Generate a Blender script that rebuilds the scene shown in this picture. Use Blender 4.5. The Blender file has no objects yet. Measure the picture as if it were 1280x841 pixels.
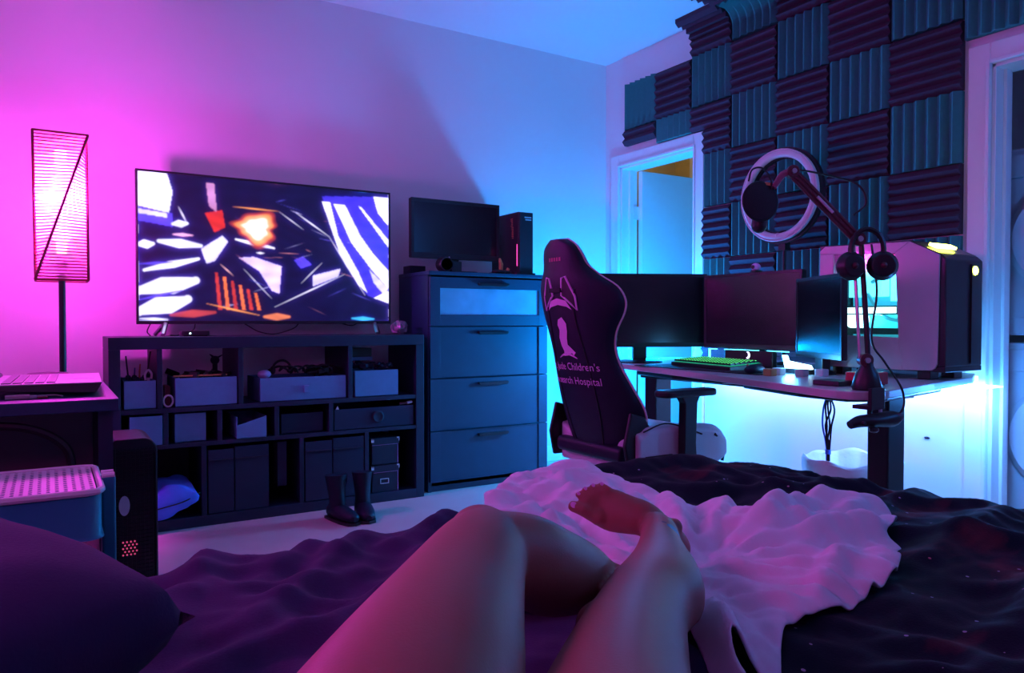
import bpy, bmesh, math, random
import numpy as np
from mathutils import Vector, Matrix, noise
from mathutils.geometry import delaunay_2d_cdt

SC = bpy.context.scene
COL = SC.collection
R = math.radians
random.seed(4)

# ------------------------------------------------------------------ camera
cam_d = bpy.data.cameras.new('camera')
cam_d.sensor_width = 36.0
cam_d.lens = 36.0 * 932.0 / 1280.0
cam_d.clip_start = 0.02
cam = bpy.data.objects.new('camera', cam_d)
COL.objects.link(cam)
cam.location = (0, 0, 0.956)
cam.rotation_euler = (R(90 - 1.14), 0, R(-31.84))
SC.camera = cam

# ------------------------------------------------------------------ world, exposure
wd = bpy.data.worlds.new('world')
SC.world = wd
wd.use_nodes = True
wd.node_tree.nodes['Background'].inputs[0].default_value = (0.02, 0.05, 0.14, 1)
wd.node_tree.nodes['Background'].inputs[1].default_value = 0.25
SC.view_settings.view_transform = 'Standard'
SC.view_settings.look = 'None'
SC.view_settings.gamma = 1.0
SC.view_settings.use_curve_mapping = False
SC.view_settings.exposure = 0.30

# ------------------------------------------------------------------ lights
def point_light(name, loc, color, power, r=0.05):
    d = bpy.data.lights.new(name, 'POINT'); d.color = color; d.energy = power; d.shadow_soft_size = r
    o = bpy.data.objects.new(name, d); COL.objects.link(o); o.location = loc
    return o

def area_light(name, loc, target, color, power, sx, sy):
    d = bpy.data.lights.new(name, 'AREA'); d.shape = 'RECTANGLE'; d.size = sx; d.size_y = sy
    d.color = color; d.energy = power
    o = bpy.data.objects.new(name, d); COL.objects.link(o); o.location = loc
    o.rotation_euler = (Vector(target) - Vector(loc)).to_track_quat('-Z', 'Y').to_euler()
    return o

# pink bulb inside the floor lamp's shade
point_light('lamp_bulb_light', (0.047, 3.55, 1.46), (1.0, 0.045, 1.0), 215, 0.06)
# blue LED strip stuck along the back of the standing desk
area_light('led_strip_light', (3.30, 2.30, 0.70), (3.36, 2.30, 0.30), (0.20, 0.34, 1.0), 13, 1.7, 0.03)
point_light('led_strip_end_light', (3.20, 1.50, 0.66), (0.05, 0.30, 1.0), 11, 0.03)
point_light('led_strip_far_light', (3.08, 3.42, 0.78), (0.0, 0.30, 1.0), 92, 0.09)
# two added, unseen fill lights: pink from the left, blue from the right
area_light('pink_fill_light', (-0.75, 0.75, 1.45), (0.75, 0.95, 0.5), (1.0, 0.05, 0.62), 5.2, 0.3, 0.3)
area_light('blue_fill_light', (3.1, 0.25, 1.75), (1.0, 2.9, 0.6), (0.01, 0.25, 1.0), 5.5, 0.5, 0.5)
point_light('hall_light', (4.2, 4.55, 2.4), (1.0, 0.6, 0.12), 1.5, 0.1)

# ------------------------------------------------------------------ materials
MATS = {}
def mat(name, col, rough=0.6, metal=0.0, var=0.06, nscale=30.0, bump=0.0, bscale=200.0, coat=0.0, sheen=0.0,
        emit=None, estr=1.0, spec=0.5, trans=0.0):
    m = bpy.data.materials.new(name); m.use_nodes = True
    nt = m.node_tree; b = nt.nodes['Principled BSDF']
    b.inputs['Roughness'].default_value = rough
    b.inputs['Metallic'].default_value = metal
    b.inputs['Specular IOR Level'].default_value = spec
    b.inputs['Coat Weight'].default_value = coat
    b.inputs['Sheen Weight'].default_value = sheen
    b.inputs['Transmission Weight'].default_value = trans
    tc = nt.nodes.new('ShaderNodeTexCoord')
    nz = nt.nodes.new('ShaderNodeTexNoise'); nz.inputs['Scale'].default_value = nscale
    nz.inputs['Detail'].default_value = 4
    nt.links.new(tc.outputs['Object'], nz.inputs['Vector'])
    rp = nt.nodes.new('ShaderNodeMix'); rp.data_type = 'RGBA'
    c = Vector(col)
    rp.inputs[6].default_value = (*(c * (1 - var)), 1)
    rp.inputs[7].default_value = (*[min(1, v * (1 + var)) for v in c], 1)
    nt.links.new(nz.outputs['Fac'], rp.inputs[0])
    nt.links.new(rp.outputs[2], b.inputs['Base Color'])
    if bump > 0:
        n2 = nt.nodes.new('ShaderNodeTexNoise'); n2.inputs['Scale'].default_value = bscale
        n2.inputs['Detail'].default_value = 3
        nt.links.new(tc.outputs['Object'], n2.inputs['Vector'])
        bp = nt.nodes.new('ShaderNodeBump'); bp.inputs['Strength'].default_value = bump
        bp.inputs['Distance'].default_value = 0.004
        nt.links.new(n2.outputs['Fac'], bp.inputs['Height'])
        nt.links.new(bp.outputs[0], b.inputs['Normal'])
    if emit:
        b.inputs['Emission Color'].default_value = (*emit, 1)
        b.inputs['Emission Strength'].default_value = estr
    MATS[name] = m
    return m

mat('wall_paint', (0.78, 0.77, 0.76), 0.75, var=0.02, nscale=3, bump=0.15, bscale=180)
mat('ceiling_paint', (0.80, 0.80, 0.79), 0.85, var=0.02, nscale=3, bump=0.2, bscale=120)
mat('trim_paint', (0.82, 0.82, 0.80), 0.4, var=0.02)
mat('floor_lino', (0.52, 0.47, 0.42), 0.5, var=0.12, nscale=6, bump=0.05)
mat('blue_cast_wood', (0.007, 0.016, 0.042), 0.5, var=0.2, nscale=14)  # black wood with the blue light's cast mixed into its colour
mat('blue_cast_chest', (0.006, 0.042, 0.085), 0.5, var=0.15, nscale=14)  # the chest's black wood, tinted by the blue light falling on it
mat('black_plastic', (0.014, 0.014, 0.017), 0.38)
mat('dark_metal', (0.02, 0.02, 0.025), 0.35, metal=0.3)
mat('black_fabric', (0.02, 0.02, 0.024), 0.85, bump=0.3, bscale=400)
mat('steel', (0.55, 0.55, 0.58), 0.3, metal=1.0)
mat('white_metal', (0.7, 0.7, 0.72), 0.35)
mat('screen_off', (0.010, 0.011, 0.016), 0.22, var=0.05, nscale=5)
mat('frosted_glass', (0.15, 0.48, 0.60), 0.35, var=0.35, nscale=9)
mat('foam_teal', (0.035, 0.20, 0.18), 0.95, var=0.12, nscale=60, bump=0.35, bscale=500)
mat('foam_maroon', (0.062, 0.024, 0.045), 0.95, var=0.12, nscale=60, bump=0.35, bscale=500)
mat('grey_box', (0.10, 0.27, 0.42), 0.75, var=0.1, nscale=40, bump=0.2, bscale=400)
mat('dark_bin', (0.012, 0.022, 0.05), 0.85, bump=0.25, bscale=300)
mat('dark_card', (0.010, 0.012, 0.03), 0.7)
mat('turquoise', (0.015, 0.20, 0.27), 0.45, var=0.05)
mat('trolley_top', (0.62, 0.60, 0.62), 0.5, var=0.04)
mat('desk_top', (0.55, 0.52, 0.50), 0.32, var=0.06, nscale=12)
mat('laptop_silver', (0.55, 0.52, 0.55), 0.35, metal=0.2)
mat('laptop_dark', (0.05, 0.05, 0.06), 0.4)
mat('key_grey', (0.30, 0.28, 0.30), 0.5)
mat('white_plastic', (0.72, 0.71, 0.74), 0.35, var=0.03)
mat('pc_white', (0.62, 0.60, 0.62), 0.3, var=0.03, coat=0.3)
mat('pc_black', (0.016, 0.018, 0.024), 0.35, coat=0.2)
mat('red_metal', (0.45, 0.03, 0.05), 0.4)
mat('boom_metal', (0.13, 0.035, 0.05), 0.35, metal=0.2)
mat('chair_black', (0.006, 0.009, 0.026), 0.5, var=0.1, bump=0.25, bscale=300, spec=.35)
mat('chair_white', (0.60, 0.62, 0.64), 0.5, var=0.04, bump=0.2, bscale=300)
mat('piping', (0.75, 0.62, 0.68), 0.5)
mat('logo_pink', (0.80, 0.42, 0.80), 0.6)
mat('logo_dim', (0.35, 0.08, 0.16), 0.6)
mat('tan', (0.55, 0.30, 0.10), 0.6)
mat('lamp_cord', (0.42, 0.02, 0.06), 0.55)
mat('washer_white', (0.70, 0.72, 0.75), 0.3, var=0.02)
mat('door_glass', (0.03, 0.05, 0.10), 0.12)
mat('liner', (0.75, 0.76, 0.76), 0.4, trans=0.1, bump=0.6, bscale=30)
mat('blue_pillow', (0.08, 0.22, 0.90), 0.8, var=0.3, nscale=8)
mat('hall_paint', (0.65, 0.50, 0.22), 0.7)
mat('duvet_purple', (0.040, 0.022, 0.085), 0.9, var=0.12, nscale=12, bump=0.25, bscale=260, sheen=0.05, spec=0.15)
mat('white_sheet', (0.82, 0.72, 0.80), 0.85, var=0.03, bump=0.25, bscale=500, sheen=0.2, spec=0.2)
mat('shorts', (0.03, 0.03, 0.05), 0.9)
mat('mattress', (0.5, 0.5, 0.52), 0.9)
mat('sticker_white', (0.7, 0.72, 0.75), 0.5)
mat('label_orange', (0.50, 0.22, 0.10), 0.6)
mat('label_pale', (0.35, 0.45, 0.50), 0.6)
mat('crumpled_plastic', (0.35, 0.30, 0.38), 0.25, trans=0.3)
mat('em_lamp', (0.9, 0.5, 0.8), 0.5, emit=(1.0, 0.50, 0.95), estr=5.0)
mat('em_yellow', (0.9, 0.9, 0.2), 0.5, emit=(0.85, 1.0, 0.08), estr=14.0)
mat('em_cyan', (0.2, 0.8, 1.0), 0.5, emit=(0.10, 0.75, 1.0), estr=3.0)
mat('em_white', (0.6, 0.9, 1.0), 0.5, emit=(0.55, 0.95, 1.0), estr=4.0)
mat('em_green', (0.2, 0.9, 0.3), 0.5, emit=(0.12, 1.0, 0.22), estr=2.2)
mat('em_green_dim', (0.05, 0.3, 0.1), 0.5, emit=(0.02, .7, 0.35), estr=.35)
mat('em_led', (0.2, 0.6, 1.0), 0.5, emit=(0.12, 0.50, 1.0), estr=14.0)
mat('em_pink', (0.9, 0.2, 0.5), 0.5, emit=(1.0, 0.06, 0.35), estr=1.6)
mat('em_dim_red', (0.6, 0.1, 0.2), 0.5, emit=(0.8, 0.08, 0.22), estr=.5)
mat('em_moon', (0.9, 0.9, 1.0), 0.5, emit=(0.7, 0.75, 1.0), estr=2.0)
mat('tube_cyan', (0.05, 0.35, 0.45), 0.2, emit=(0.05, 0.55, 0.7), estr=0.6)

def lamp_paper():
    m = mat('lamp_paper', (0.9, 0.75, 0.85), 0.7, trans=0.0)
    b = m.node_tree.nodes['Principled BSDF']; nt = m.node_tree
    tr = nt.nodes.new('ShaderNodeBsdfTranslucent'); tr.inputs[0].default_value = (1, .7, .9, 1)
    tp = nt.nodes.new('ShaderNodeBsdfTransparent')
    a = nt.nodes.new('ShaderNodeMixShader'); a.inputs[0].default_value = .6
    c = nt.nodes.new('ShaderNodeMixShader'); c.inputs[0].default_value = .35
    out = nt.nodes['Material Output']
    nt.links.new(b.outputs[0], a.inputs[1]); nt.links.new(tr.outputs[0], a.inputs[2])
    nt.links.new(a.outputs[0], c.inputs[1]); nt.links.new(tp.outputs[0], c.inputs[2])
    nt.links.new(c.outputs[0], out.inputs[0])
lamp_paper()

def glass_mat():
    m = bpy.data.materials.new('thin_glass'); m.use_nodes = True; nt = m.node_tree
    nt.nodes.remove(nt.nodes['Principled BSDF'])
    g = nt.nodes.new('ShaderNodeBsdfGlossy'); g.inputs['Roughness'].default_value = .08
    t = nt.nodes.new('ShaderNodeBsdfTransparent'); t.inputs[0].default_value = (.85, .92, .95, 1)
    f = nt.nodes.new('ShaderNodeFresnel'); f.inputs[0].default_value = 1.5
    x = nt.nodes.new('ShaderNodeMixShader')
    nt.links.new(f.outputs[0], x.inputs[0]); nt.links.new(t.outputs[0], x.inputs[1]); nt.links.new(g.outputs[0], x.inputs[2])
    nt.links.new(x.outputs[0], nt.nodes['Material Output'].inputs[0])
    MATS['thin_glass'] = m
glass_mat()

def galaxy_mat():
    m = mat('galaxy_cloth', (0.004, 0.006, 0.016), 0.8, var=0.3, nscale=5, bump=0.2, bscale=260, sheen=0.03, spec=0.12)
    nt = m.node_tree; b = nt.nodes['Principled BSDF']
    tc = [n for n in nt.nodes if n.type == 'TEX_COORD'][0]
    base = b.inputs['Base Color'].links[0].from_socket
    # red nebula clouds printed on the cloth
    neb = nt.nodes.new('ShaderNodeTexNoise'); neb.inputs['Scale'].default_value = 2.6; neb.inputs['Detail'].default_value = 6
    mp = nt.nodes.new('ShaderNodeMapping'); mp.inputs['Scale'].default_value = (1, 2.2, 1); mp.inputs['Location'].default_value = (0.4, 0.7, 0)
    nt.links.new(tc.outputs['Object'], mp.inputs[0]); nt.links.new(mp.outputs[0], neb.inputs['Vector'])
    r1 = nt.nodes.new('ShaderNodeValToRGB')
    r1.color_ramp.elements[0].position = .56; r1.color_ramp.elements[0].color = (0, 0, 0, 1)
    r1.color_ramp.elements[1].position = .72; r1.color_ramp.elements[1].color = (1, 1, 1, 1)
    nt.links.new(neb.outputs['Fac'], r1.inputs[0])
    mx = nt.nodes.new('ShaderNodeMix'); mx.data_type = 'RGBA'
    nt.links.new(r1.outputs[0], mx.inputs[0]); nt.links.new(base, mx.inputs[6]); mx.inputs[7].default_value = (0.16, 0.015, 0.03, 1)
    # stars
    v = nt.nodes.new('ShaderNodeTexVoronoi'); v.inputs['Scale'].default_value = 34
    nt.links.new(tc.outputs['Object'], v.inputs['Vector'])
    lt = nt.nodes.new('ShaderNodeMath'); lt.operation = 'LESS_THAN'; lt.inputs[1].default_value = .11
    nt.links.new(v.outputs['Distance'], lt.inputs[0])
    cl = nt.nodes.new('ShaderNodeTexNoise'); cl.inputs['Scale'].default_value = 4.0
    nt.links.new(tc.outputs['Object'], cl.inputs['Vector'])
    gt = nt.nodes.new('ShaderNodeMath'); gt.operation = 'GREATER_THAN'; gt.inputs[1].default_value = .53
    nt.links.new(cl.outputs['Fac'], gt.inputs[0])
    mu = nt.nodes.new('ShaderNodeMath'); mu.operation = 'MULTIPLY'
    nt.links.new(lt.outputs[0], mu.inputs[0]); nt.links.new(gt.outputs[0], mu.inputs[1])
    m2 = nt.nodes.new('ShaderNodeMix'); m2.data_type = 'RGBA'
    sc = nt.nodes.new('ShaderNodeMix'); sc.data_type = 'RGBA'
    sc.inputs[6].default_value = (.45, .08, .12, 1); sc.inputs[7].default_value = (.35, .4, .6, 1)
    nt.links.new(v.outputs['Color'], sc.inputs[0])
    nt.links.new(mu.outputs[0], m2.inputs[0]); nt.links.new(mx.outputs[2], m2.inputs[6]); nt.links.new(sc.outputs[2], m2.inputs[7])
    nt.links.new(m2.outputs[2], b.inputs['Base Color'])
galaxy_mat()

def skin_mat():
    m = mat('skin', (0.31, 0.12, 0.085), 0.55, var=0.06, nscale=10, bump=0.08, bscale=350)
    nt = m.node_tree; b = nt.nodes['Principled BSDF']
    b.inputs['Subsurface Weight'].default_value = 0.12
    b.inputs['Subsurface Radius'].default_value = (0.02, 0.008, 0.005)
    base = b.inputs['Base Color'].links[0].from_socket
    g = nt.nodes.new('ShaderNodeNewGeometry')
    def blob(center, lo, hi, scale=(1, 1, 1)):
        s = nt.nodes.new('ShaderNodeVectorMath'); s.operation = 'SUBTRACT'; s.inputs[1].default_value = center
        nt.links.new(g.outputs['Position'], s.inputs[0])
        k = nt.nodes.new('ShaderNodeVectorMath'); k.operation = 'MULTIPLY'; k.inputs[1].default_value = scale
        nt.links.new(s.outputs[0], k.inputs[0])
        l = nt.nodes.new('ShaderNodeVectorMath'); l.operation = 'LENGTH'; nt.links.new(k.outputs[0], l.inputs[0])
        a = nt.nodes.new('ShaderNodeMath'); a.operation = 'GREATER_THAN'; a.inputs[1].default_value = lo
        c = nt.nodes.new('ShaderNodeMath'); c.operation = 'LESS_THAN'; c.inputs[1].default_value = hi
        nt.links.new(l.outputs['Value'], a.inputs[0]); nt.links.new(l.outputs['Value'], c.inputs[0])
        mu = nt.nodes.new('ShaderNodeMath'); mu.operation = 'MULTIPLY'
        nt.links.new(a.outputs[0], mu.inputs[0]); nt.links.new(c.outputs[0], mu.inputs[1])
        return mu.outputs[0]
    x = nt.nodes.new('ShaderNodeMix'); x.data_type = 'RGBA'
    nt.links.new(blob(TATTOO, .0085, .0135), x.inputs[0]); nt.links.new(base, x.inputs[6]); x.inputs[7].default_value = (.05, .03, .08, 1)
    y = nt.nodes.new('ShaderNodeMix'); y.data_type = 'RGBA'
    nt.links.new(blob(LIGHT_STREAK, -1, .020, (1.0, 1.0, .55)), y.inputs[0]); nt.links.new(x.outputs[2], y.inputs[6]); y.inputs[7].default_value = (.02, .16, .30, 1)
    nt.links.new(y.outputs[2], b.inputs['Base Color'])
TATTOO = (0.896, 0.950, 0.598)
LIGHT_STREAK = (0.905, 0.925, 0.590)  # teal streak of blue light on the ankle, painted into the skin
skin_mat()

# ------------------------------------------------------------------ mesh helpers
WM = {}
def catmull(pts, n):
    """pts: list of sequences; n samples per span"""
    P = [np.array(p, float) for p in pts]
    P = [2 * P[0] - P[1]] + P + [2 * P[-1] - P[-2]]
    out = []
    for i in range(1, len(P) - 2):
        a, b, c, d = P[i - 1:i + 3]
        for k in range(n):
            t = k / n
            out.append(.5 * (2 * b + (c - a) * t + (2 * a - 5 * b + 4 * c - d) * t * t + (3 * b - a - 3 * c + d) * t ** 3))
    out.append(P[-2])
    return out

class MB:
    def __init__(s): s.v = []; s.f = []
    def add(s, vs, fs):
        o = len(s.v); s.v += [Vector(v) for v in vs]; s.f += [[i + o for i in f] for f in fs]; return s
    def box(s, a, b):
        x0, y0, z0 = a; x1, y1, z1 = b
        return s.add([(x0,y0,z0),(x1,y0,z0),(x1,y1,z0),(x0,y1,z0),(x0,y0,z1),(x1,y0,z1),(x1,y1,z1),(x0,y1,z1)],
                     [(0,3,2,1),(4,5,6,7),(0,1,5,4),(1,2,6,5),(2,3,7,6),(3,0,4,7)])
    def prism(s, poly, a, b, axis='Z'):
        """poly 2D extruded from a to b along axis. X: (y,z)  Y: (x,z)  Z: (x,y)"""
        def m(p, w):
            return {'X': (w, p[0], p[1]), 'Y': (p[0], w, p[1]), 'Z': (p[0], p[1], w)}[axis]
        n = len(poly)
        return s.add([m(p, a) for p in poly] + [m(p, b) for p in poly],
                     [list(range(n))[::-1], list(range(n, 2 * n))] + [(i, (i+1) % n, n + (i+1) % n, n + i) for i in range(n)])
    def cyl(s, p0, p1, r0, r1=None, n=16, caps=True):
        r1 = r0 if r1 is None else r1
        p0 = Vector(p0); p1 = Vector(p1); d = (p1 - p0).normalized()
        u = d.orthogonal().normalized(); w = d.cross(u)
        vs = [p0 + (u * math.cos(2*math.pi*i/n) + w * math.sin(2*math.pi*i/n)) * r0 for i in range(n)]
        vs += [p1 + (u * math.cos(2*math.pi*i/n) + w * math.sin(2*math.pi*i/n)) * r1 for i in range(n)]
        fs = [(i, (i+1) % n, n + (i+1) % n, n + i) for i in range(n)]
        if caps: fs += [list(range(n))[::-1], list(range(n, 2*n))]
        return s.add(vs, fs)
    def tube(s, pts, r, n=8, smooth=0, closed=False):
        if smooth: pts = catmull(pts, smooth)
        pts = [Vector(p) for p in pts]
        N = len(pts); rs = list(np.interp(np.linspace(0, 1, N), np.linspace(0, 1, len(r)), r)) if isinstance(r, (list, tuple)) else [r] * N
        up = None; vs = []
        for i, p in enumerate(pts):
            if closed: d = pts[(i+1) % N] - pts[i-1]
            else: d = pts[min(i+1, N-1)] - pts[max(i-1, 0)]
            d.normalize()
            if up is None: up = d.orthogonal().normalized()
            up = (up - d * up.dot(d)).normalized(); w = d.cross(up)
            vs += [p + (up * math.cos(2*math.pi*k/n) + w * math.sin(2*math.pi*k/n)) * rs[i] for k in range(n)]
        fs = []
        for i in range(N if closed else N - 1):
            j = (i + 1) % N
            fs += [(i*n + k, i*n + (k+1) % n, j*n + (k+1) % n, j*n + k) for k in range(n)]
        if not closed: fs += [list(range(n))[::-1], list(range((N-1)*n, N*n))]
        return s.add(vs, fs)
    def lathe(s, prof, c=(0, 0, 0), axis='Z', n=24):
        """prof: (r, h) pairs"""
        vs = []
        for r, h in prof:
            for k in range(n):
                a = 2*math.pi*k/n; x, y = r*math.cos(a), r*math.sin(a)
                p = {'Z': (x, y, h), 'X': (h, x, y), 'Y': (x, h, y)}[axis]
                vs.append(Vector(c) + Vector(p))
        m = len(prof)
        fs = [(i*n + k, i*n + (k+1) % n, (i+1)*n + (k+1) % n, (i+1)*n + k) for i in range(m-1) for k in range(n)]
        if prof[0][0] > 1e-5: fs.append(list(range(n))[::-1])
        if prof[-1][0] > 1e-5: fs.append(list(range((m-1)*n, m*n)))
        return s.add(vs, fs)
    def ball(s, c, r, n=16, sc=(1, 1, 1)):
        vs = []; m = n // 2
        for i in range(m + 1):
            t = math.pi * i / m
            for k in range(n):
                a = 2*math.pi*k/n
                vs.append((c[0] + r*sc[0]*math.sin(t)*math.cos(a), c[1] + r*sc[1]*math.sin(t)*math.sin(a), c[2] + r*sc[2]*math.cos(t)))
        return s.add(vs, [(i*n + k, (i+1)*n + k, (i+1)*n + (k+1) % n, i*n + (k+1) % n) for i in range(m) for k in range(n)])
    def loft(s, secs, n=48, sub=8):
        """secs: (center, width, height, width direction)"""
        row = [list(c) + [w, h] + list(Vector(d).normalized()) for c, w, h, d in secs]
        rows = catmull(row, sub); vs = []; N = len(rows)
        for i, q in enumerate(rows):
            c = Vector(q[:3]); d = Vector(rows[min(i+1, N-1)][:3]) - Vector(rows[max(i-1, 0)][:3]); d.normalize()
            wv = Vector(q[5:8]); wv = (wv - d * wv.dot(d)).normalized(); hv = d.cross(wv)
            vs += [c + wv * q[3] * math.cos(2*math.pi*k/n) + hv * q[4] * math.sin(2*math.pi*k/n) for k in range(n)]
        fs = [(i*n + k, i*n + (k+1) % n, (i+1)*n + (k+1) % n, (i+1)*n + k) for i in range(N-1) for k in range(n)]
        fs += [list(range(n))[::-1], list(range((N-1)*n, N*n))]
        return s.add(vs, fs)
    def rbox(s, a, b, r, axis='Z', n=5):
        """box with corners rounded about the axis"""
        i = {'X': (1, 2, 0), 'Y': (0, 2, 1), 'Z': (0, 1, 2)}[axis]
        u0, u1, v0, v1 = a[i[0]], b[i[0]], a[i[1]], b[i[1]]
        poly = []
        for cx, cy, a0 in ((u1-r, v1-r, 0), (u0+r, v1-r, 90), (u0+r, v0+r, 180), (u1-r, v0+r, 270)):
            for k in range(n + 1):
                t = R(a0 + 90*k/n); poly.append((cx + r*math.cos(t), cy + r*math.sin(t)))
        return s.prism(poly, a[i[2]], b[i[2]], axis)
    def xf(s, M):
        s.v = [M @ v for v in s.v]; return s
    def build(s, name, m, parent=None, smooth=False, bevel=0.0, label=None, kind=None, seg=2):
        me = bpy.data.meshes.new(name)
        inv = WM[parent].inverted() if parent is not None else Matrix()
        me.from_pydata([inv @ v for v in s.v], [], s.f); me.update()
        bm = bmesh.new(); bm.from_mesh(me); bmesh.ops.recalc_face_normals(bm, faces=bm.faces); bm.to_mesh(me); bm.free()
        if smooth:
            me.polygons.foreach_set('use_smooth', [True] * len(me.polygons))
            me.set_sharp_from_angle(angle=R(40))
        o = bpy.data.objects.new(name, me); COL.objects.link(o)
        me.materials.append(MATS[m])
        if parent is not None: o.parent = parent
        WM[o] = WM[parent] if parent is not None else Matrix()
        if bevel:
            md = o.modifiers.new('bevel', 'BEVEL'); md.width = bevel; md.segments = seg; md.limit_method = 'ANGLE'
        if label: o['label'] = label
        if kind: o['kind'] = kind
        return o

def thing(name, label, cat, loc=(0, 0, 0), rz=0, group=None):
    o = bpy.data.objects.new(name, None); COL.objects.link(o)
    o.location = loc; o.rotation_euler = (0, 0, rz); o.empty_display_size = .1
    WM[o] = Matrix.Translation(loc) @ Matrix.Rotation(rz, 4, 'Z')
    o['label'] = label; o['category'] = cat
    if group: o['group'] = group
    return o
def tag(o, label, cat, group=None, kind=None):
    o['label'] = label; o['category'] = cat
    if group: o['group'] = group
    if kind: o['kind'] = kind
    return o
def struct(name, mb, m, parent=None, label=None, **k):
    return mb.build(name, m, parent, kind='structure', label=label, **k)
def recenter(o, loc):
    """put a single-mesh thing's origin at loc"""
    L = Vector(loc); o.data.transform(Matrix.Translation(-L)); o.location = L; return o
def text_mesh(name, body, size, M, m, parent, ext=0.0006, align='CENTER', label=None, sx=1.0):
    cu = bpy.data.curves.new(name, 'FONT'); cu.body = body; cu.size = size; cu.extrude = ext; cu.align_x = align
    cu.space_line = .9; cu.resolution_u = 3
    t = bpy.data.objects.new(name, cu); COL.objects.link(t)
    me = bpy.data.meshes.new_from_object(t); bpy.data.objects.remove(t); bpy.data.curves.remove(cu)
    me.transform(WM[parent].inverted() @ M @ Matrix.Diagonal((sx, 1, 1, 1)))
    me.materials.clear(); me.materials.append(MATS[m])
    o = bpy.data.objects.new(name, me); COL.objects.link(o); o.parent = parent; WM[o] = WM[parent]
    if label: o['label'] = label
    return o
def frame_m(o, x, y):
    """matrix with origin o, local x and y directions (z = x cross y)"""
    x = Vector(x).normalized(); y = Vector(y); y = (y - x*y.dot(x)).normalized(); z = x.cross(y)
    M = Matrix((x, y, z)).transposed().to_4x4(); M.translation = Vector(o); return M

# ================================================================== THE SETTING
YA, XB, ZC = 4.20, 3.40, 2.78      # wall behind the TV, wall with the doors, ceiling
XL, YF = -1.35, -1.50
struct('floor', MB().box((XL - .1, YF - .1, -.1), (5.3, YA + .9, 0)), 'floor_lino', label='pale smooth floor')
struct('ceiling', MB().box((XL - .1, YF - .1, ZC), (XB + .12, YA + .12, ZC + .1)), 'ceiling_paint', label='white ceiling')
struct('wall_back', MB().box((XL - .1, YA, 0), (XB + .12, YA + .12, ZC)), 'wall_paint', label='white wall behind the television')
struct('wall_left', MB().box((XL - .1, YF - .1, 0), (XL, YA, ZC)), 'wall_paint')
struct('wall_front', MB().box((XL, YF - .1, 0), (XB + .12, YF, ZC)), 'wall_paint')
# wall with the two door openings
d1a, d1b, d1z = 3.33, 4.04, 2.03
d2a, d2b, d2z = .62, 1.625, 2.045
w = MB()
w.box((XB, YF, 0), (XB + .12, d2a, ZC)).box((XB, d2a, d2z), (XB + .12, d2b, ZC)).box((XB, d2b, 0), (XB + .12, d1a, ZC))
w.box((XB, d1a, d1z), (XB + .12, d1b, ZC)).box((XB, d1b, 0), (XB + .12, YA, ZC))
struct('wall_right', w, 'wall_paint', label='wall with the two door openings and the foam panels')
# casings and jambs
def casing(name, ya, yb, zt, wdt, x0=XB, xin=XB + .14, label=None):
    t = MB()
    for (p, q) in (((ya - wdt), ya), (yb, yb + wdt)):
        t.box((x0 - .018, p, 0), (x0, q, zt + wdt))
    t.box((x0 - .018, ya, zt), (x0, yb, zt + wdt))
    # inner bead
    t.box((x0 - .024, ya - .016, 0), (x0 - .018, ya, zt + .016)).box((x0 - .024, yb, 0), (x0 - .018, yb + .016, zt + .016))
    t.box((x0 - .024, ya, zt), (x0 - .018, yb, zt + .016))
    # jamb lining
    t.box((x0, ya, 0), (xin, ya + .016, zt)).box((x0, yb - .016, 0), (xin, yb, zt)).box((x0, ya, zt - .016), (xin, yb, zt))
    # stop
    t.box((x0 + .06, yb - .03, 0), (x0 + .10, yb - .016, zt - .016)).box((x0 + .06, ya + .016, 0), (x0 + .10, ya + .03, zt - .016))
    return struct(name, t, 'trim_paint', label=label, bevel=.003)
casing('trim_1', d1a, d1b, d1z, .082, label='white casing of the doorway in the corner')
casing('trim_2', d2a, d2b, d2z, .088, label='white casing of the laundry closet doorway')
bb = lambda a, b: MB().box(a, b).box((a[0], a[1], b[2]), (b[0], b[1], b[2] + .006))
struct('baseboard_back', bb((XL, YA - .014, 0), (XB, YA, .10)), 'trim_paint', bevel=.003)
struct('baseboard_right', bb((XB - .014, d2b + .088, 0), (XB, d1a - .082, .10)), 'trim_paint', bevel=.003)
struct('baseboard_left', bb((XL, YF, 0), (XL + .014, YA, .10)), 'trim_paint')
# open door leaf in the left doorway
dl = MB().box((XB + .145, d1b - .062, .012), (XB + .145 + .70, d1b - .024, 2.012))
door = struct('door_1', dl, 'trim_paint', label='open white door leaf, hinged at the corner', bevel=.002)
for hz in (1.72, 1.0, .28):
    MB().box((XB + .10, d1b - .03, hz - .045), (XB + .15, d1b - .018, hz + .045)).cyl((XB + .142, d1b - .03, hz - .045), (XB + .142, d1b - .03, hz + .045), .006, n=8).build('hinge', 'white_metal', door, kind='structure')
MB().cyl((XB + .78, d1b - .062, 1.0), (XB + .78, d1b - .11, 1.0), .012).ball((XB + .78, d1b - .125, 1.0), .027).build('door_knob', 'steel', door, smooth=True, kind='structure')
# hall beyond the left doorway
struct('wall_hall', MB().box((4.75, 2.3, 0), (4.85, 5.2, ZC)).box((XB + .12, YA + .70, 0), (4.85, YA + .80, ZC)).box((XB + .12, 2.28, 0), (4.85, 2.38, ZC)), 'hall_paint', label='ochre hall wall beyond the open door')
struct('trim_3', MB().box((4.73, 4.58, 0), (4.75, 4.70, 2.46)).box((4.73, 3.8, 2.38), (4.75, 4.70, 2.50)), 'trim_paint')
struct('ceiling_hall', MB().box((XB + .12, 2.28, ZC), (4.85, YA + .80, ZC + .1)), 'ceiling_paint')
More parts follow.
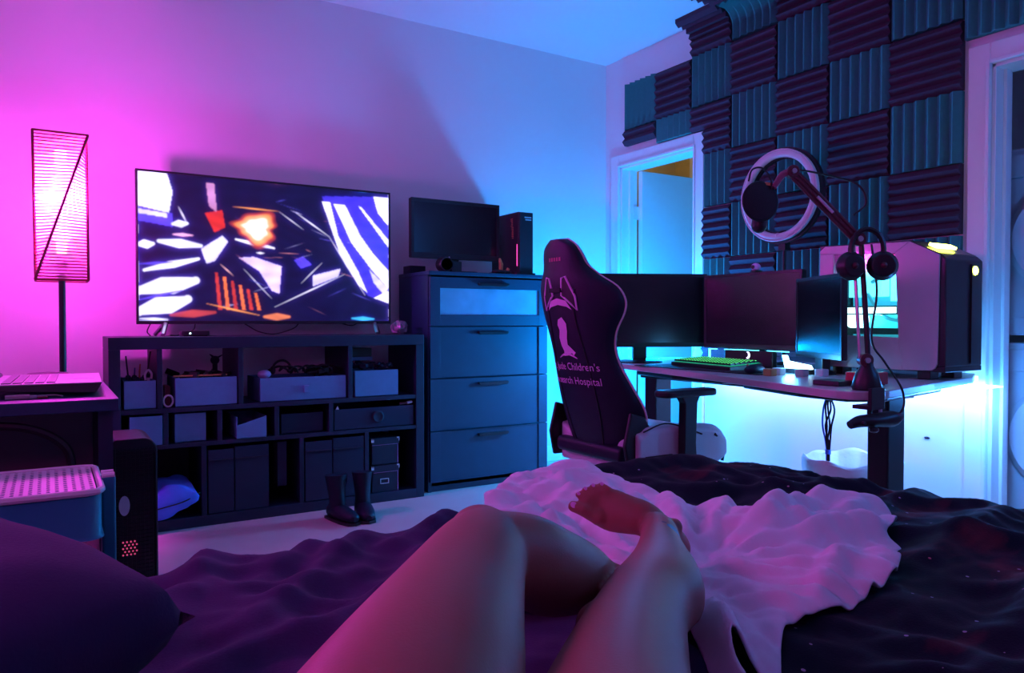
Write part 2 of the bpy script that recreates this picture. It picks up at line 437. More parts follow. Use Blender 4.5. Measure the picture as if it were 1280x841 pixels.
# laundry closet behind the right doorway
struct('wall_closet', MB().box((4.60, .2, 0), (4.70, 2.28, ZC)).box((XB + .12, .2, 0), (4.7, .3, ZC)).box((XB + .12, 2.18, 0), (4.6, 2.28, ZC)), 'wall_paint', label='inner walls of the laundry closet')
struct('ceiling_closet', MB().box((XB + .12, .2, ZC), (4.7, 2.28, ZC + .1)), 'ceiling_paint')

# washer and dryer, stacked in the closet
def laundry(name, label, z0, h, top):
    t = thing(name, label, 'appliance', (4.05, 1.44, z0))
    y0, y1, x0 = 1.09, 1.79, 3.72
    MB().rbox((x0, y0, z0 + .02), (4.40, y1, z0 + h), .03, 'Z').build('body', 'washer_white', t, smooth=True, bevel=.006)
    c = (x0 - .004, 1.45, z0 + h * .52)
    MB().lathe([(.235, 0), (.245, -.02), (.215, -.045), (.16, -.035), (.155, -.01)], c, 'X', 40).build('door_ring', 'white_plastic', t, smooth=True)
    MB().lathe([(.165, -.02), (.12, -.05), (.0001, -.07)], c, 'X', 40).build('door_window', 'door_glass', t, smooth=True)
    MB().box((x0 - .012, y0 + .04, z0 + h - .13), (x0 + .01, y1 - .04, z0 + h - .03)).build('control_panel', 'white_plastic', t, bevel=.006)
    MB().cyl((x0 - .012, 1.45, z0 + h - .08), (x0 - .035, 1.45, z0 + h - .08), .03, .026).build('dial', 'steel', t, smooth=True)
    MB().box((x0 - .004, y0 + .03, z0 + .03), (x0 + .01, y1 - .03, z0 + .10)).build('kick_panel', 'washer_white', t, bevel=.004)
    return t
laundry('washing_machine', 'white front loading washing machine at the bottom of the closet stack', 0, .86, False)
dr = laundry('tumble_dryer', 'white front loading tumble dryer stacked on top of the washer', .875, .86, True)
MB().box((3.714, 1.64, 1.60), (3.72, 1.73, 1.70)).build('energy_sticker', 'label_pale', dr, label='yellowish sticker near the top')

# ------------------------------------------------------------------ FOAM PANELS on the wall and over the ceiling edge
XF = XB - .001
def flat_path(z0):
    return lambda s, wd: (XF - wd, z0 + s)
def curve_path(z0, rad=.13):
    zs = ZC - rad - z0; arc = rad * math.pi / 2
    def f(s, wd):
        if s <= zs: return (XF - wd, z0 + s)
        if s <= zs + arc:
            t = (s - zs) / rad; cx, cz = XF - rad, ZC - rad
            return (cx + (rad - wd) * math.cos(t), cz + (rad - wd) * math.sin(t))
        return (XF - rad - (s - zs - arc), ZC - wd)
    return f
def foam(y1, length_y, path, s0, s1, ori, label, ridge=.0535, base=.024, tooth=.023):
    """y1 = edge nearest the corner; the panel runs to y1 - length_y; s along the path"""
    mb = MB(); g = .0025
    wob = random.uniform(-.002, .002)
    if ori == 'V':
        n = max(1, round(length_y / ridge)); p = (length_y - 2*g) / n
        prof = [(0, 0), (0, base)]
        for i in range(n):
            prof += [(i*p + p*.5, base + tooth)]
            prof += [((i+1)*p, base)] if i < n-1 else []
        prof += [(n*p, base), (n*p, 0)]
        ns = 1 if path.__name__ == 'f0' else 10
        ss = [s0 + g + (s1 - s0 - 2*g) * k / ns for k in range(ns + 1)]
        vs = []; m = len(prof)
        for sv in ss:
            for u, wd in prof:
                x, z = path(sv, wd); vs.append((x, y1 - g - u, z + wob))
        fs = [(i*m + k, i*m + (k+1) % m, (i+1)*m + (k+1) % m, (i+1)*m + k) for i in range(len(ss)-1) for k in range(m)]
        fs += [list(range(m))[::-1], list(range((len(ss)-1)*m, len(ss)*m))]
        mb.add(vs, fs)
    else:
        n = max(1, round((s1 - s0) / ridge)); p = (s1 - s0 - 2*g) / n
        prof = [(s0 + g, 0)]
        prof += [(s0 + g, base)]
        for i in range(n):
            prof += [(s0 + g + i*p + p*.5, base + tooth), (s0 + g + (i+1)*p, base)]
        back = [(s0 + g + (s1 - s0 - 2*g) * k / n, 0) for k in range(n, 0, -1)]
        prof = prof + back; m = len(prof)
        vs = []
        for yy in (y1 - g, y1 - length_y + g):
            for sv, wd in prof:
                x, z = path(sv, wd); vs.append((x, yy, z + wob))
        fs = [(k, (k+1) % m, m + (k+1) % m, m + k) for k in range(m)]
        # end caps as strips, so the curved panels close properly
        for o_ in (0, m):
            for i in range(n):
                a = 1 + 2*i
                b0 = (m - i) if i > 0 else 0
                b1 = m - i - 1
                fs.append([o_ + a, o_ + a + 1, o_ + a + 2, o_ + b1, o_ + (b0 % m)])
        mb.add(vs, fs)
    o = mb.build('acoustic_foam_panel', 'foam_teal' if ori == 'V' else 'foam_maroon')
    c = Vector(path((s0 + s1) / 2, 0) + (0,)); recenter(o, (c[0], y1 - length_y / 2, c[1]))
    return tag(o, label, 'foam panel', 'wedge foam panels on the door wall')
CY = [3.97, 3.655, 3.340, 3.022, 2.704, 2.385, 2.060, 1.733]
RZ = [2.575, 2.265, 1.962, 1.645, 1.335, 1.022, .715]
cn = ['first', 'second', 'third', 'fourth', 'fifth', 'sixth', 'seventh']
rn = ['top flat row', 'second row down', 'third row down', 'fourth row down', 'fifth row down', 'lowest row']
on = {'V': 'teal foam panel with upright wedges', 'H': 'maroon foam panel with level wedges'}
def f0(z0):
    def f0(s, wd): return (XF - wd, z0 + s)
    return f0
for r in range(6):
    for c in range(7):
        ori = 'V' if (c + r) % 2 == 0 else 'H'
        y1, y0, z1, z0 = CY[c], CY[c+1], RZ[r], RZ[r+1]
        if r >= 1 and c <= 1:
            if r > 1: continue
            z0 = d1z + .086 + (.04 if c == 0 else 0)
        if c == 2:
            if r >= 2: y1 = 3.238
            if r == 1:
                z0_ = d1z + .086
                # notched by the casing: a full-width upper piece, and a narrower lower one under it
                foam(y1, y1 - y0, f0(0), z0_, z1, ori, 'maroon foam panel notched over the right top corner of the corner doorway')
                foam(3.238, 3.238 - y0, f0(0), z0, z0_, ori, 'small maroon foam offcut just right of the corner doorway top')
                continue
        where = 'right of the corner doorway' if c == 2 and r > 1 else ('above the corner doorway' if r == 1 and c < 2 else 'of the flat foam grid')
        foam(y1, y1 - y0, f0(0), z0, z1, ori, f'{on[ori]}, {cn[c]} column from the corner, {rn[r]}')
# bent panels going from the wall onto the ceiling
for c in range(2, 7):
    ori = 'V' if c % 2 == 1 else 'H'
    foam(CY[c], CY[c] - CY[c+1], curve_path(2.578), 0, .315, ori,
         f'{"teal" if ori == "V" else "maroon"} foam panel bent from wall onto ceiling, {cn[c]} column from the corner')
    o2 = 'H' if ori == 'V' else 'V'
    if c == 2: continue
    foam(CY[c], CY[c] - CY[c+1], curve_path(2.578), .318, .318 + .31, o2,
         f'{"teal" if o2 == "V" else "maroon"} foam panel flat on the ceiling, {cn[c]} column from the corner')
for k, (y1, wdt) in enumerate(((1.730, .325), (1.402, .325), (1.075, .325))):
    foam(y1, wdt, f0(0), d2z + .125, d2z + .325, 'V', f'teal foam panel over the laundry doorway, {["first", "second", "third"][k]} right of the main grid')
    foam(y1, wdt, curve_path(d2z + .328), 0, .50, 'H', f'maroon foam panel bent onto the ceiling over the laundry doorway, {["first", "second", "third"][k]} along')

# ================================================================== CHEST OF DRAWERS
def chest():
    x0, x1, y0, y1, h = 1.788, 2.586, 3.747, 4.165, 1.238
    t = thing('chest_of_drawers', 'tall black-brown chest of four drawers with a frosted glass top drawer', 'chest of drawers', ((x0+x1)/2, (y0+y1)/2, 0))
    b = MB().box((x0, y0 + .02, 0), (x0 + .022, y1, h - .022)).box((x1 - .022, y0 + .02, 0), (x1, y1, h - .022))
    b.box((x0 + .022, y1 - .012, .03), (x1 - .022, y1, h - .022)).box((x0 + .022, y0 + .03, .03), (x1 - .022, y1 - .012, .05))
    b.build('carcass', 'blue_cast_chest', t, bevel=.0015)
    MB().box((x0 - .003, y0 - .004, h - .022), (x1 + .003, y1, h)).build('top_board', 'blue_cast_chest', t, bevel=.003)
    MB().box((x0 + .022, y0 + .03, 0), (x1 - .022, y0 + .045, .055)).build('plinth', 'blue_cast_chest', t)
    zs = [(.932, 1.206), (.640, .927), (.345, .635), (.058, .340)]
    for i, (a, c) in enumerate(zs):
        X0, X1 = x0 + .024, x1 - .006
        X0 = x0 + .006
        fr = .062
        d = MB()
        gz0, gz1 = (a + .062, c - .062)
        d.box((X0, y0, a), (X0 + fr, y0 + .02, c)).box((X1 - fr, y0, a), (X1, y0 + .02, c))
        d.box((X0 + fr, y0, a), (X1 - fr, y0 + .02, gz0 if i == 0 else a + .002)).box((X0 + fr, y0, gz1 if i == 0 else c - .002), (X1 - fr, y0 + .02, c))
        if i: d.box((X0 + fr, y0 + .007, a + .002), (X1 - fr, y0 + .02, c - .002))
        dr = d.build('drawer', 'blue_cast_chest', t, bevel=.0015)
        if i == 0:
            MB().box((X0 + fr - .002, y0 + .008, gz0 - .002), (X1 - fr + .002, y0 + .014, gz1 + .002)).build('glass_pane', 'frosted_glass', dr, label='milky frosted glass')
        xc = (X0 + X1) / 2 + .01; zc = c - .033
        yf = y0 - (0 if i == 0 else -.007)
        MB().prism([(xc - .10, zc - .006), (xc - .085, zc - .012), (xc + .085, zc - .012), (xc + .10, zc - .006), (xc + .10, zc + .006), (xc - .10, zc + .006)], yf - .022, yf + .002, 'Y').build('handle', 'dark_metal', dr, bevel=.002)
chest()

# ------------------------------------------------------------------ things on the chest
def monitor(name, label, c, width, height, yaw, stand_h, back=1, group=None, foot_r=.10, mat_s='screen_off', bezel=.014, depth=.03, base='disc', zb=0, sb=.05):
    """c = bottom centre of the screen front (world); yaw = heading of the screen normal; zb = surface it stands on"""
    t = thing(name, label, 'monitor', (c[0], c[1], zb), yaw, group)
    M = WM[t]; W = width / 2; z0 = c[2]; L = lambda mb: mb.xf(M @ Matrix.Translation((0, 0, -zb)))
    L(MB().rbox((-depth, -W, z0), (0, W, z0 + height), .008, 'X')).build('housing', 'black_plastic', t, bevel=.002)
    f = MB()
    f.box((0, -W, z0), (.004, W, z0 + bezel * 1.6)).box((0, -W, z0 + height - bezel), (.004, W, z0 + height))
    f.box((0, -W, z0 + bezel * 1.6), (.004, -W + bezel, z0 + height - bezel)).box((0, W - bezel, z0 + bezel * 1.6), (.004, W, z0 + height - bezel))
    L(f).build('bezel', 'black_plastic', t, bevel=.001)
    L(MB().box((0, -W + bezel, z0 + bezel * 1.6), (.0015, W - bezel, z0 + height - bezel))).build('screen', mat_s, t)
    st = MB().box((-sb - .02, -.035, zb + .012), (-sb + .015, .035, z0 + (height * .45 if sb > .03 else .02)))
    if sb > .03: st.box((-sb - .01, -.05, z0 + height * .25), (-depth, .05, z0 + height * .55))
    L(st).build('stand', 'black_plastic', t, bevel=.004)
    fb = MB()
    if base == 'disc': fb.lathe([(foot_r, zb), (foot_r, zb + .006), (foot_r * .8, zb + .013), (.04, zb + .016)], (-sb, 0, 0))
    else: fb.rbox((-.15, -foot_r, zb), (.06, foot_r, zb + .014), .03, 'Z')
    L(fb).build('stand_foot', 'black_plastic', t, smooth=True)
    return t
mo = monitor('monitor', 'small old black monitor standing on the chest of drawers', (2.062, 3.945, 1.325), .590, .345, R(-90), .08, zb=1.238, base='rect', foot_r=.12, bezel=.020)
MB().cyl((2.01, 3.937, 1.335), (2.01, 3.942, 1.335), .005, n=10).build('power_button', 'white_plastic', mo)

def small_pc():
    x0, x1, y0, y1, z0, z1 = 2.395, 2.495, 3.775, 4.10, 1.241, 1.615
    t = thing('computer_tower', 'slim black computer tower standing at the right end of the chest', 'computer', ((x0+x1)/2, (y0+y1)/2, 1.241))
    MB().box((x0, y0 + .012, z0 + .008), (x1, y1, z1)).build('case', 'pc_black', t, bevel=.003)
    MB().box((x0 + .002, y0, z0 + .008), (x1 - .001, y0 + .012, z1 - .002)).build('front_panel', 'pc_black', t, bevel=.003)
    MB().box((x0 - .0015, y0 + .020, z0 + .05), (x0, y0 + .026, z0 + .18)).build('light_strip', 'em_pink', t, label='thin pink light strip')
    MB().rbox((x0 - .03, y0 - .012, 1.2385), (x1 + .018, y1 - .02, 1.249), .02, 'Z').build('foot', 'black_plastic', t)
    rr = random.Random(2); q = MB()
    for k in range(12): q.box((x0 - .0008, y0 + .072 - (k > 4)*.008, z1 - .040 - k*.0105), (x0 + .0004, y0 + .092 + rr.uniform(-.004, .004) - (k > 4)*.008, z1 - .034 - k*.0105))
    q.build('worn_mark', 'label_orange', t, kind='stuff', label='worn orange vertical print')
    q = MB()
    for k in range(2): q.box(((x0+x1)/2 - .012 + k*.006, y0 - .0008, z1 - .036 - k*.014), ((x0+x1)/2 + .036, y0 + .0004, z1 - .029 - k*.014))
    q.build('pale_mark', 'label_pale', t, kind='stuff', label='two small pale lines of print')
small_pc()
# round speaker in front of the old monitor
t = thing('desk_speaker', 'small round black speaker in front of the old monitor', 'speaker', (1.935, 3.83, 1.238))
MB().lathe([(.038, -.03), (.043, -.02), (.043, .03), (.036, .038)], (1.925, 3.83, 1.283), 'Y', 28).build('shell', 'black_plastic', t, smooth=True)
MB().lathe([(.034, 0), (.02, .010), (.012, .008), (.0001, .004)], (1.925, 3.80, 1.283), 'Y', 24).build('cone', 'boom_metal', t, smooth=True)
MB().box((1.955, 3.80, 1.238), (2.02, 3.86, 1.30)).build('box', 'black_plastic', t, bevel=.003)
MB().box((1.895, 3.815, 1.238), (1.955, 3.845, 1.245)).build('foot', 'black_plastic', t)
t = thing('game_controller', 'tangled black controller with tan grips beside the slim tower', 'controller', (2.31, 3.83, 1.238))
MB().ball((2.28, 3.82, 1.252), .032, 14, (1.5, 1, .45)).ball((2.335, 3.83, 1.252), .03, 14, (1.2, 1, .45)).build('shell', 'black_plastic', t, smooth=True)
MB().tube([(2.30, 3.83, 1.262), (2.298, 3.825, 1.30), (2.285, 3.82, 1.332)], [.012, .014, .007], smooth=0).tube([(2.335, 3.82, 1.255), (2.345, 3.815, 1.275)], .011).build('grip', 'tan', t, smooth=True, label='tan grips')
MB().tube([(2.24, 3.80, 1.243), (2.22, 3.83, 1.242), (2.27, 3.87, 1.244), (2.35, 3.80, 1.243), (2.37, 3.84, 1.243)], .004, smooth=6, n=6).build('cable', 'black_plastic', t, smooth=True)
t = MB().box((1.80, 4.03, 1.238), (1.90, 4.13, 1.285)).build('small_box', 'dark_card', bevel=.003)
tag(recenter(t, (1.85, 4.08, 1.238)), 'low dark box behind the old monitor at the left end of the chest', 'box')

# ================================================================== CONSOLE SHELF UNDER THE TV
CX0, CX1, CYF, CYB, CH = .219, 1.735, 3.704, 4.095, .886
def console():
    t = thing('shelf_unit', 'wide low black-brown open shelf unit under the television', 'shelf', ((CX0+CX1)/2, (CYF+CYB)/2, 0))
    m = 'blue_cast_wood'
    MB().box((CX0, CYF, CH - .055), (CX1, CYB, CH)).build('top_board', m, t, bevel=.002)
    MB().box((CX0, CYF, 0), (CX0 + .047, CYB, CH - .055)).build('side_panel', m, t, bevel=.002)
    MB().box((CX1 - .047, CYF, 0), (CX1, CYB, CH - .055)).build('side_panel', m, t, bevel=.002)
    a, b = CX0 + .047, CX1 - .047
    MB().box((a, CYF, 0), (b, CYB, .05)).build('bottom_board', m, t, bevel=.002)
    MB().box((a, CYF + .003, .540), (b, CYB, .562)).build('shelf_board', m, t, bevel=.0015)
    MB().box((a, CYF + .003, .376), (b, CYB, .396)).build('shelf_board', m, t, bevel=.0015)
    for z0, z1, xs in ((.562, .831, (.424, .777, 1.320)), (.396, .540, (.447, .680, .945, 1.217)), (.05, .376, (.609, 1.066, 1.408))):
        for x in xs:
            MB().box((x - .011, CYF + .004, z0), (x + .011, CYB, z1)).build('divider', m, t, bevel=.0015)
    MB().box((a, CYB - .006, .05), (b, CYB, .562)).build('back_panel', 'blue_cast_wood', t)
console()
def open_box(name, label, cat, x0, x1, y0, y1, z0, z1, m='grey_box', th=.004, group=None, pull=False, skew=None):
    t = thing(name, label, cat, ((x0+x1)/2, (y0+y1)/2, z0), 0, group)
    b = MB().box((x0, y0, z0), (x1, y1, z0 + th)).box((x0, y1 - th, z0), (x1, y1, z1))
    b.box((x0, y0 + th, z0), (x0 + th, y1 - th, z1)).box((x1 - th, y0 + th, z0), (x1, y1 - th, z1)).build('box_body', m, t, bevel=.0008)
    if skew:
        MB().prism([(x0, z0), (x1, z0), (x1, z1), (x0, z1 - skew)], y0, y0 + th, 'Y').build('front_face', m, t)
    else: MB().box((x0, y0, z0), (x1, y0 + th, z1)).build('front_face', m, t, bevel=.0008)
    if pull: MB().box(((x0+x1)/2 - .005, y0 - .012, (z0+z1)/2 - .02), ((x0+x1)/2 + .022, y0, (z0+z1)/2 + .016)).build('pull_tab', m, t, bevel=.002)
    return t
g = 'grey fabric boxes in the shelf unit'
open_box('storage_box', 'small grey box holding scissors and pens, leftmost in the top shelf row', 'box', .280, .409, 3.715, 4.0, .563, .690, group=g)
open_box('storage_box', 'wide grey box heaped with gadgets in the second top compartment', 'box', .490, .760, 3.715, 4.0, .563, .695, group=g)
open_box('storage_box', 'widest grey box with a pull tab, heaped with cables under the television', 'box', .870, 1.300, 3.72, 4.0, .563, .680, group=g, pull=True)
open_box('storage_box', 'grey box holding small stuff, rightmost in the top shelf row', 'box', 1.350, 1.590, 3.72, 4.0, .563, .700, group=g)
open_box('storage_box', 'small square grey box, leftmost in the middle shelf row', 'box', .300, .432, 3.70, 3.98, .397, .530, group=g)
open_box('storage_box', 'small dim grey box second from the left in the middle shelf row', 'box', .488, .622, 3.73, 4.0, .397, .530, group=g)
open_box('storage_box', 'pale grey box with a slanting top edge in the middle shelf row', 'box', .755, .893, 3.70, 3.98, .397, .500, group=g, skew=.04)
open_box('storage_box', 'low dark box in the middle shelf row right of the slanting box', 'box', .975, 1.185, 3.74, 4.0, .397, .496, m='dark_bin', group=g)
t = open_box('storage_bin', 'long dark fabric bin at the right of the middle shelf row', 'box', 1.235, 1.675, 3.712, 4.0, .397, .505, m='dark_bin')
MB().lathe([(.030, 0), (.034, -.006), (.026, -.010), (.012, -.006)], (1.47, 3.712, .455), 'Y', 20).build('grommet', 'dark_card', t, smooth=True)
g2 = 'dark fabric bins in the bottom shelf row'
for i, (a, b, l) in enumerate(((.628, .742, 'left bin of the left pair'), (.748, .905, 'right bin of the left pair'), (1.085, 1.222, 'left bin of right pair'), (1.228, 1.392, 'right bin of the right pair'))):
    t = open_box('fabric_bin', f'tall dark fabric bin in the bottom shelf row, {l}', 'bin', a, b, 3.71, 4.0, .051, .360 if i % 2 else .352, m='dark_bin', group=g2)
    MB().box((a + .004, 3.703, .30), (b - .004, 3.71, .306)).build('seam', 'dark_card', t)
t = MB().box((.955, 3.74, .14), (1.0, 3.95, .36)).build('binder', 'dark_bin', bevel=.003)
tag(recenter(t, (.975, 3.85, .051)), 'dark reddish folder between the two pairs of fabric bins', 'folder'); t.location.z = .051
# document boxes
for i, (z0, z1, l) in enumerate(((.198, .338, 'upper black document box with pale metal corners in the bottom right compartment'), (.051, .192, 'lower black document box with a framed label slot in the bottom right compartment'))):
    t = thing('document_box', l, 'box', (1.515, 3.85, z0), 0, 'black document boxes')
    MB().box((1.442, 3.722, z0), (1.588, 3.99, z1 - .035)).build('box_body', 'dark_card', t, bevel=.001)
    ld = MB().box((1.438, 3.716, z1 - .035), (1.592, 3.994, z1)).build('lid', 'dark_card', t, bevel=.001)
    for sx in (1.438, 1.592):
        MB().box((sx - .002, 3.7145, z1 - .02), (sx + .002 + (.010 if sx < 1.5 else 0), 3.718, z1 + .001)).box((sx - (.012 if sx > 1.5 else 0), 3.7145, z1 - .006), (sx + (.012 if sx < 1.5 else 0), 3.718, z1 + .001)).build('metal_corner', 'white_metal', ld)
    if i == 1:
        f = MB().box((1.487, 3.718, .118), (1.535, 3.722, .121)).box((1.487, 3.718, .094), (1.535, 3.722, .097)).box((1.487, 3.718, .097), (1.490, 3.722, .118)).box((1.532, 3.718, .097), (1.535, 3.722, .118))
        f.build('label_frame', 'white_metal', t)
    MB().box((1.4415, 3.7205, z1 - .0375), (1.5885, 3.7225, z1 - .0355)).box((1.5865, 3.7205, z0), (1.5885, 3.7225, z1 - .036)).build('edge_trim', 'logo_pink', t)

# scissors, pens, and gadgets in the boxes
t = thing('scissors', 'scissors with pale loop handles standing in the leftmost grey box', 'scissors', (.39, 3.78, .58))
MB().tube([(.372, 3.77, .69), (.370, 3.77, .715), (.384, 3.77, .735), (.397, 3.77, .718), (.395, 3.77, .695)], .005, smooth=5).build('handle', 'white_plastic', t, smooth=True)
MB().box((.378, 3.768, .58), (.390, 3.772, .70)).build('blade', 'steel', t)
for i, (x, y, dx, h, m) in enumerate(((.315, 3.80, -.02, .80, 'black_plastic'), (.345, 3.84, .012, .76, 'tan'), (.372, 3.9, .035, .815, 'black_plastic'), (.36, 3.86, -.005, .73, 'tan'), (.33, 3.9, .01, .74, 'grey_box'))):
    t = MB().cyl((x, y, .57), (x + dx, y, h), .0055, .003, n=8).build('pen', m, smooth=True)
    tag(recenter(t, (x, y, .57)), ['dark pen leaning left in the leftmost grey box', 'orange pencil in the leftmost grey box', 'long dark pen leaning right in the leftmost grey box', 'short orange pencil beside the scissors', 'grey pen at the back of the leftmost box'][i], 'pen', 'pens in the leftmost grey box')
t = MB()
for i in range(14):
    t.ball((.30 + random.random() * .09, 3.74 + random.random() * .1, .675 + random.random() * .03), .012, 8)
tag(recenter(t.build('odds_and_ends', 'dark_bin', smooth=True), (.345, 3.8, .60)), 'small dark odds and ends filling the leftmost grey box', 'clutter', kind='stuff')
t = thing('tape_roll', 'pale ring of tape standing left of the gadget box', 'tape', (.462, 3.74, .563))
MB().tube([(.4615 + .020 * math.cos(a), 3.735, .592 + .026 * math.sin(a)) for a in np.linspace(0, 2*math.pi, 20, endpoint=False)], .0045, closed=True).build('roll', 'white_plastic', t, smooth=True)
MB().rbox((.452, 3.76, .563), (.474, 3.84, .66), .008, 'Y').build('core', 'boom_metal', t)
def clutter(name, label, x0, x1, y0, y1, z, n, sz, m, kind=None, seed=0):
    rr = random.Random(seed); b = MB()
    for i in range(n):
        c = Vector((rr.uniform(x0, x1), rr.uniform(y0, y1), z + rr.uniform(-.004, .02)))
        s = [sz * rr.uniform(.4, 1.3) for _ in range(3)]
        q = MB().box((-s[0], -s[1], -s[2]*.5), s if False else (s[0], s[1], s[2]*.5)).xf(Matrix.Translation(c) @ Matrix.Rotation(rr.uniform(-.5, .5), 4, 'Y') @ Matrix.Rotation(rr.uniform(0, 3), 4, 'Z'))
        b.add(q.v, q.f)
    o = b.build(name, m, bevel=.002)
    return tag(recenter(o, ((x0+x1)/2, (y0+y1)/2, z - .08)), label, 'clutter', kind='stuff')
clutter('loose_gadgets', 'dark small gadgets heaped in the wide second box', .505, .745, 3.75, 3.95, .690, 30, .022, 'black_plastic', seed=3)
t = MB().box((.485, 3.735, .7005), (.72, 3.75, .7075)).xf(Matrix.Translation((0, 0, 0)))
tag(recenter(t.build('brass_rod', 'tan', bevel=.001), (.60, 3.74, .7)), 'thin gold coloured strip lying across the wide second box', 'strip')
t = thing('toy_figure', 'small dark spiky figure at the back of the wide second box', 'figure', (.70, 3.93, .66))
MB().ball((.70, 3.93, .765), .022, 12).tube([(.70, 3.93, .66), (.70, 3.93, .75)], .012).tube([(.70, 3.93, .77), (.735, 3.93, .79)], [.008, .002]).tube([(.70, 3.93, .775), (.675, 3.93, .795)], [.008, .002]).build('body', 'dark_bin', t, smooth=True)
# cables and headset on the widest box
t = MB()
rr = random.Random(5)
for k in range(7):
    cx = .98 + k * .045; pts = []
    for a in np.linspace(0, 2*math.pi*1.2, 12):
        pts.append((cx + (.04 + .01*rr.random()) * math.cos(a), 3.80 + .03*math.sin(a*.7 + k), .695 + .030 * abs(math.sin(a)) + .008*rr.random()))
    t.tube(pts, .0042, n=6, smooth=3)
tag(recenter(t.build('cable_coil', 'black_plastic', smooth=True), (1.08, 3.8, .67)), 'black cables coiled on top of the widest grey box', 'cable', kind='stuff')
t = thing('headset', 'dark headset lying on the cables in the widest grey box', 'headset', (1.05, 3.84, .68))
MB().tube([(1.0 + .045*math.cos(a), 3.82, .715 + .045*math.sin(a)) for a in np.linspace(0, math.pi, 12)], .006).build('headband', 'black_plastic', t, smooth=True)
for x in (.955, 1.045): MB().ball((x, 3.82, .712), .022, 12, (.6, 1, 1)).build('ear_cup', 'black_plastic', t, smooth=True)
t = MB().ball((.905, 3.79, .695), .028, 14, (1.2, 1, .8))
tag(recenter(t.build('round_gadget', 'logo_pink', smooth=True), (.905, 3.79, .675)), 'pinkish round gadget at the left end of the widest grey box', 'gadget')
clutter('loose_gadgets', 'dark small gadgets at the right end of the widest grey box', 1.15, 1.28, 3.76, 3.92, .692, 14, .022, 'black_plastic', seed=8)
clutter('loose_gadgets', 'dark speckled small stuff heaped in the rightmost grey box', 1.37, 1.57, 3.75, 3.93, .715, 34, .016, 'dark_bin', seed=9)
t = MB().box((1.345, 3.86, .745), (1.50, 4.0, .765))
tag(recenter(t.build('flat_box', 'grey_box', bevel=.002), (1.42, 3.93, .745)), 'flat pale box lying at the back of the top right compartment', 'box'); t = None
MBt = MB().box((1.335, 3.87, .766), (1.50, 4.0, .812))
tag(recenter(MBt.build('router', 'black_plastic', bevel=.003), (1.42, 3.93, .766)), 'dark box on the flat pale box in the top right compartment', 'box')
t = thing('tube_of_glue', 'small pale tube lying on the long dark bin', 'tube', (1.64, 3.74, .51))
MB().cyl((1.60, 3.73, .513), (1.645, 3.73, .517), .007).build('body', 'boom_metal', t, smooth=True)
MB().cyl((1.645, 3.73, .517), (1.675, 3.73, .521), .009, .006).build('cap', 'white_plastic', t, smooth=True)
t = MB().prism([(1.245, .505), (1.262, .505), (1.255, .522)], 3.716, 3.722, 'Y')
tag(recenter(t.build('paper_tag', 'white_plastic'), (1.253, 3.72, .505)), 'small pale tag at the left corner of the long dark bin', 'tag')
# blue pillow in the bottom left compartment
def cushion(name, label, c, sx, sy, sz, m, rot=(0, 0, 0), seam=None, nz=.012, cat='pillow'):
    b = MB(); n = 22; vs = []
    for side in (1, -1):
        for i in range(n + 1):
            for j in range(n + 1):
                u, v = i/n*2 - 1, j/n*2 - 1
                k = max(0, (1 - abs(u)**3) * (1 - abs(v)**3)) ** .45
                p = Vector((u*sx*(1 - .08*(1-k)), v*sy, side * sz * k))
                p.z += noise.noise(Vector((u*2.2, v*2.2, side*3))) * nz * k
                vs.append(p)
    q = (n+1)**2
    fs = [(s*q + i*(n+1) + j, s*q + (i+1)*(n+1) + j, s*q + (i+1)*(n+1) + j + 1, s*q + i*(n+1) + j + 1) for s in (0, 1) for i in range(n) for j in range(n)]
    b.add(vs, fs)
    M = Matrix.Translation(c) @ Matrix.Rotation(rot[2], 4, 'Z') @ Matrix.Rotation(rot[1], 4, 'Y') @ Matrix.Rotation(rot[0], 4, 'X')
    t = thing(name, label, cat, (c[0], c[1], c[2] - sz))
    b.xf(M)
    o = b.build('cover', m, t, smooth=True)
    bm = bmesh.new(); bm.from_mesh(o.data); bmesh.ops.remove_doubles(bm, verts=bm.verts, dist=1e-4); bmesh.ops.recalc_face_normals(bm, faces=bm.faces); bm.to_mesh(o.data); bm.free()
    if seam:
        MB().tube([M @ Vector(p) for p in seam], .003, n=6, smooth=6).build('piping', 'black_fabric', t, smooth=True)
    return t
cushion('pillow', 'bright blue pillow stuffed in the bottom left compartment of the shelf unit', (.438, 3.80, .135), .15, .14, .07, 'blue_pillow', rot=(R(8), R(-14), R(4)), seam=[(-.15, -.135, .01), (-.05, -.142, .012), (.06, -.142, .004), (.145, -.12, .01)], nz=.03)

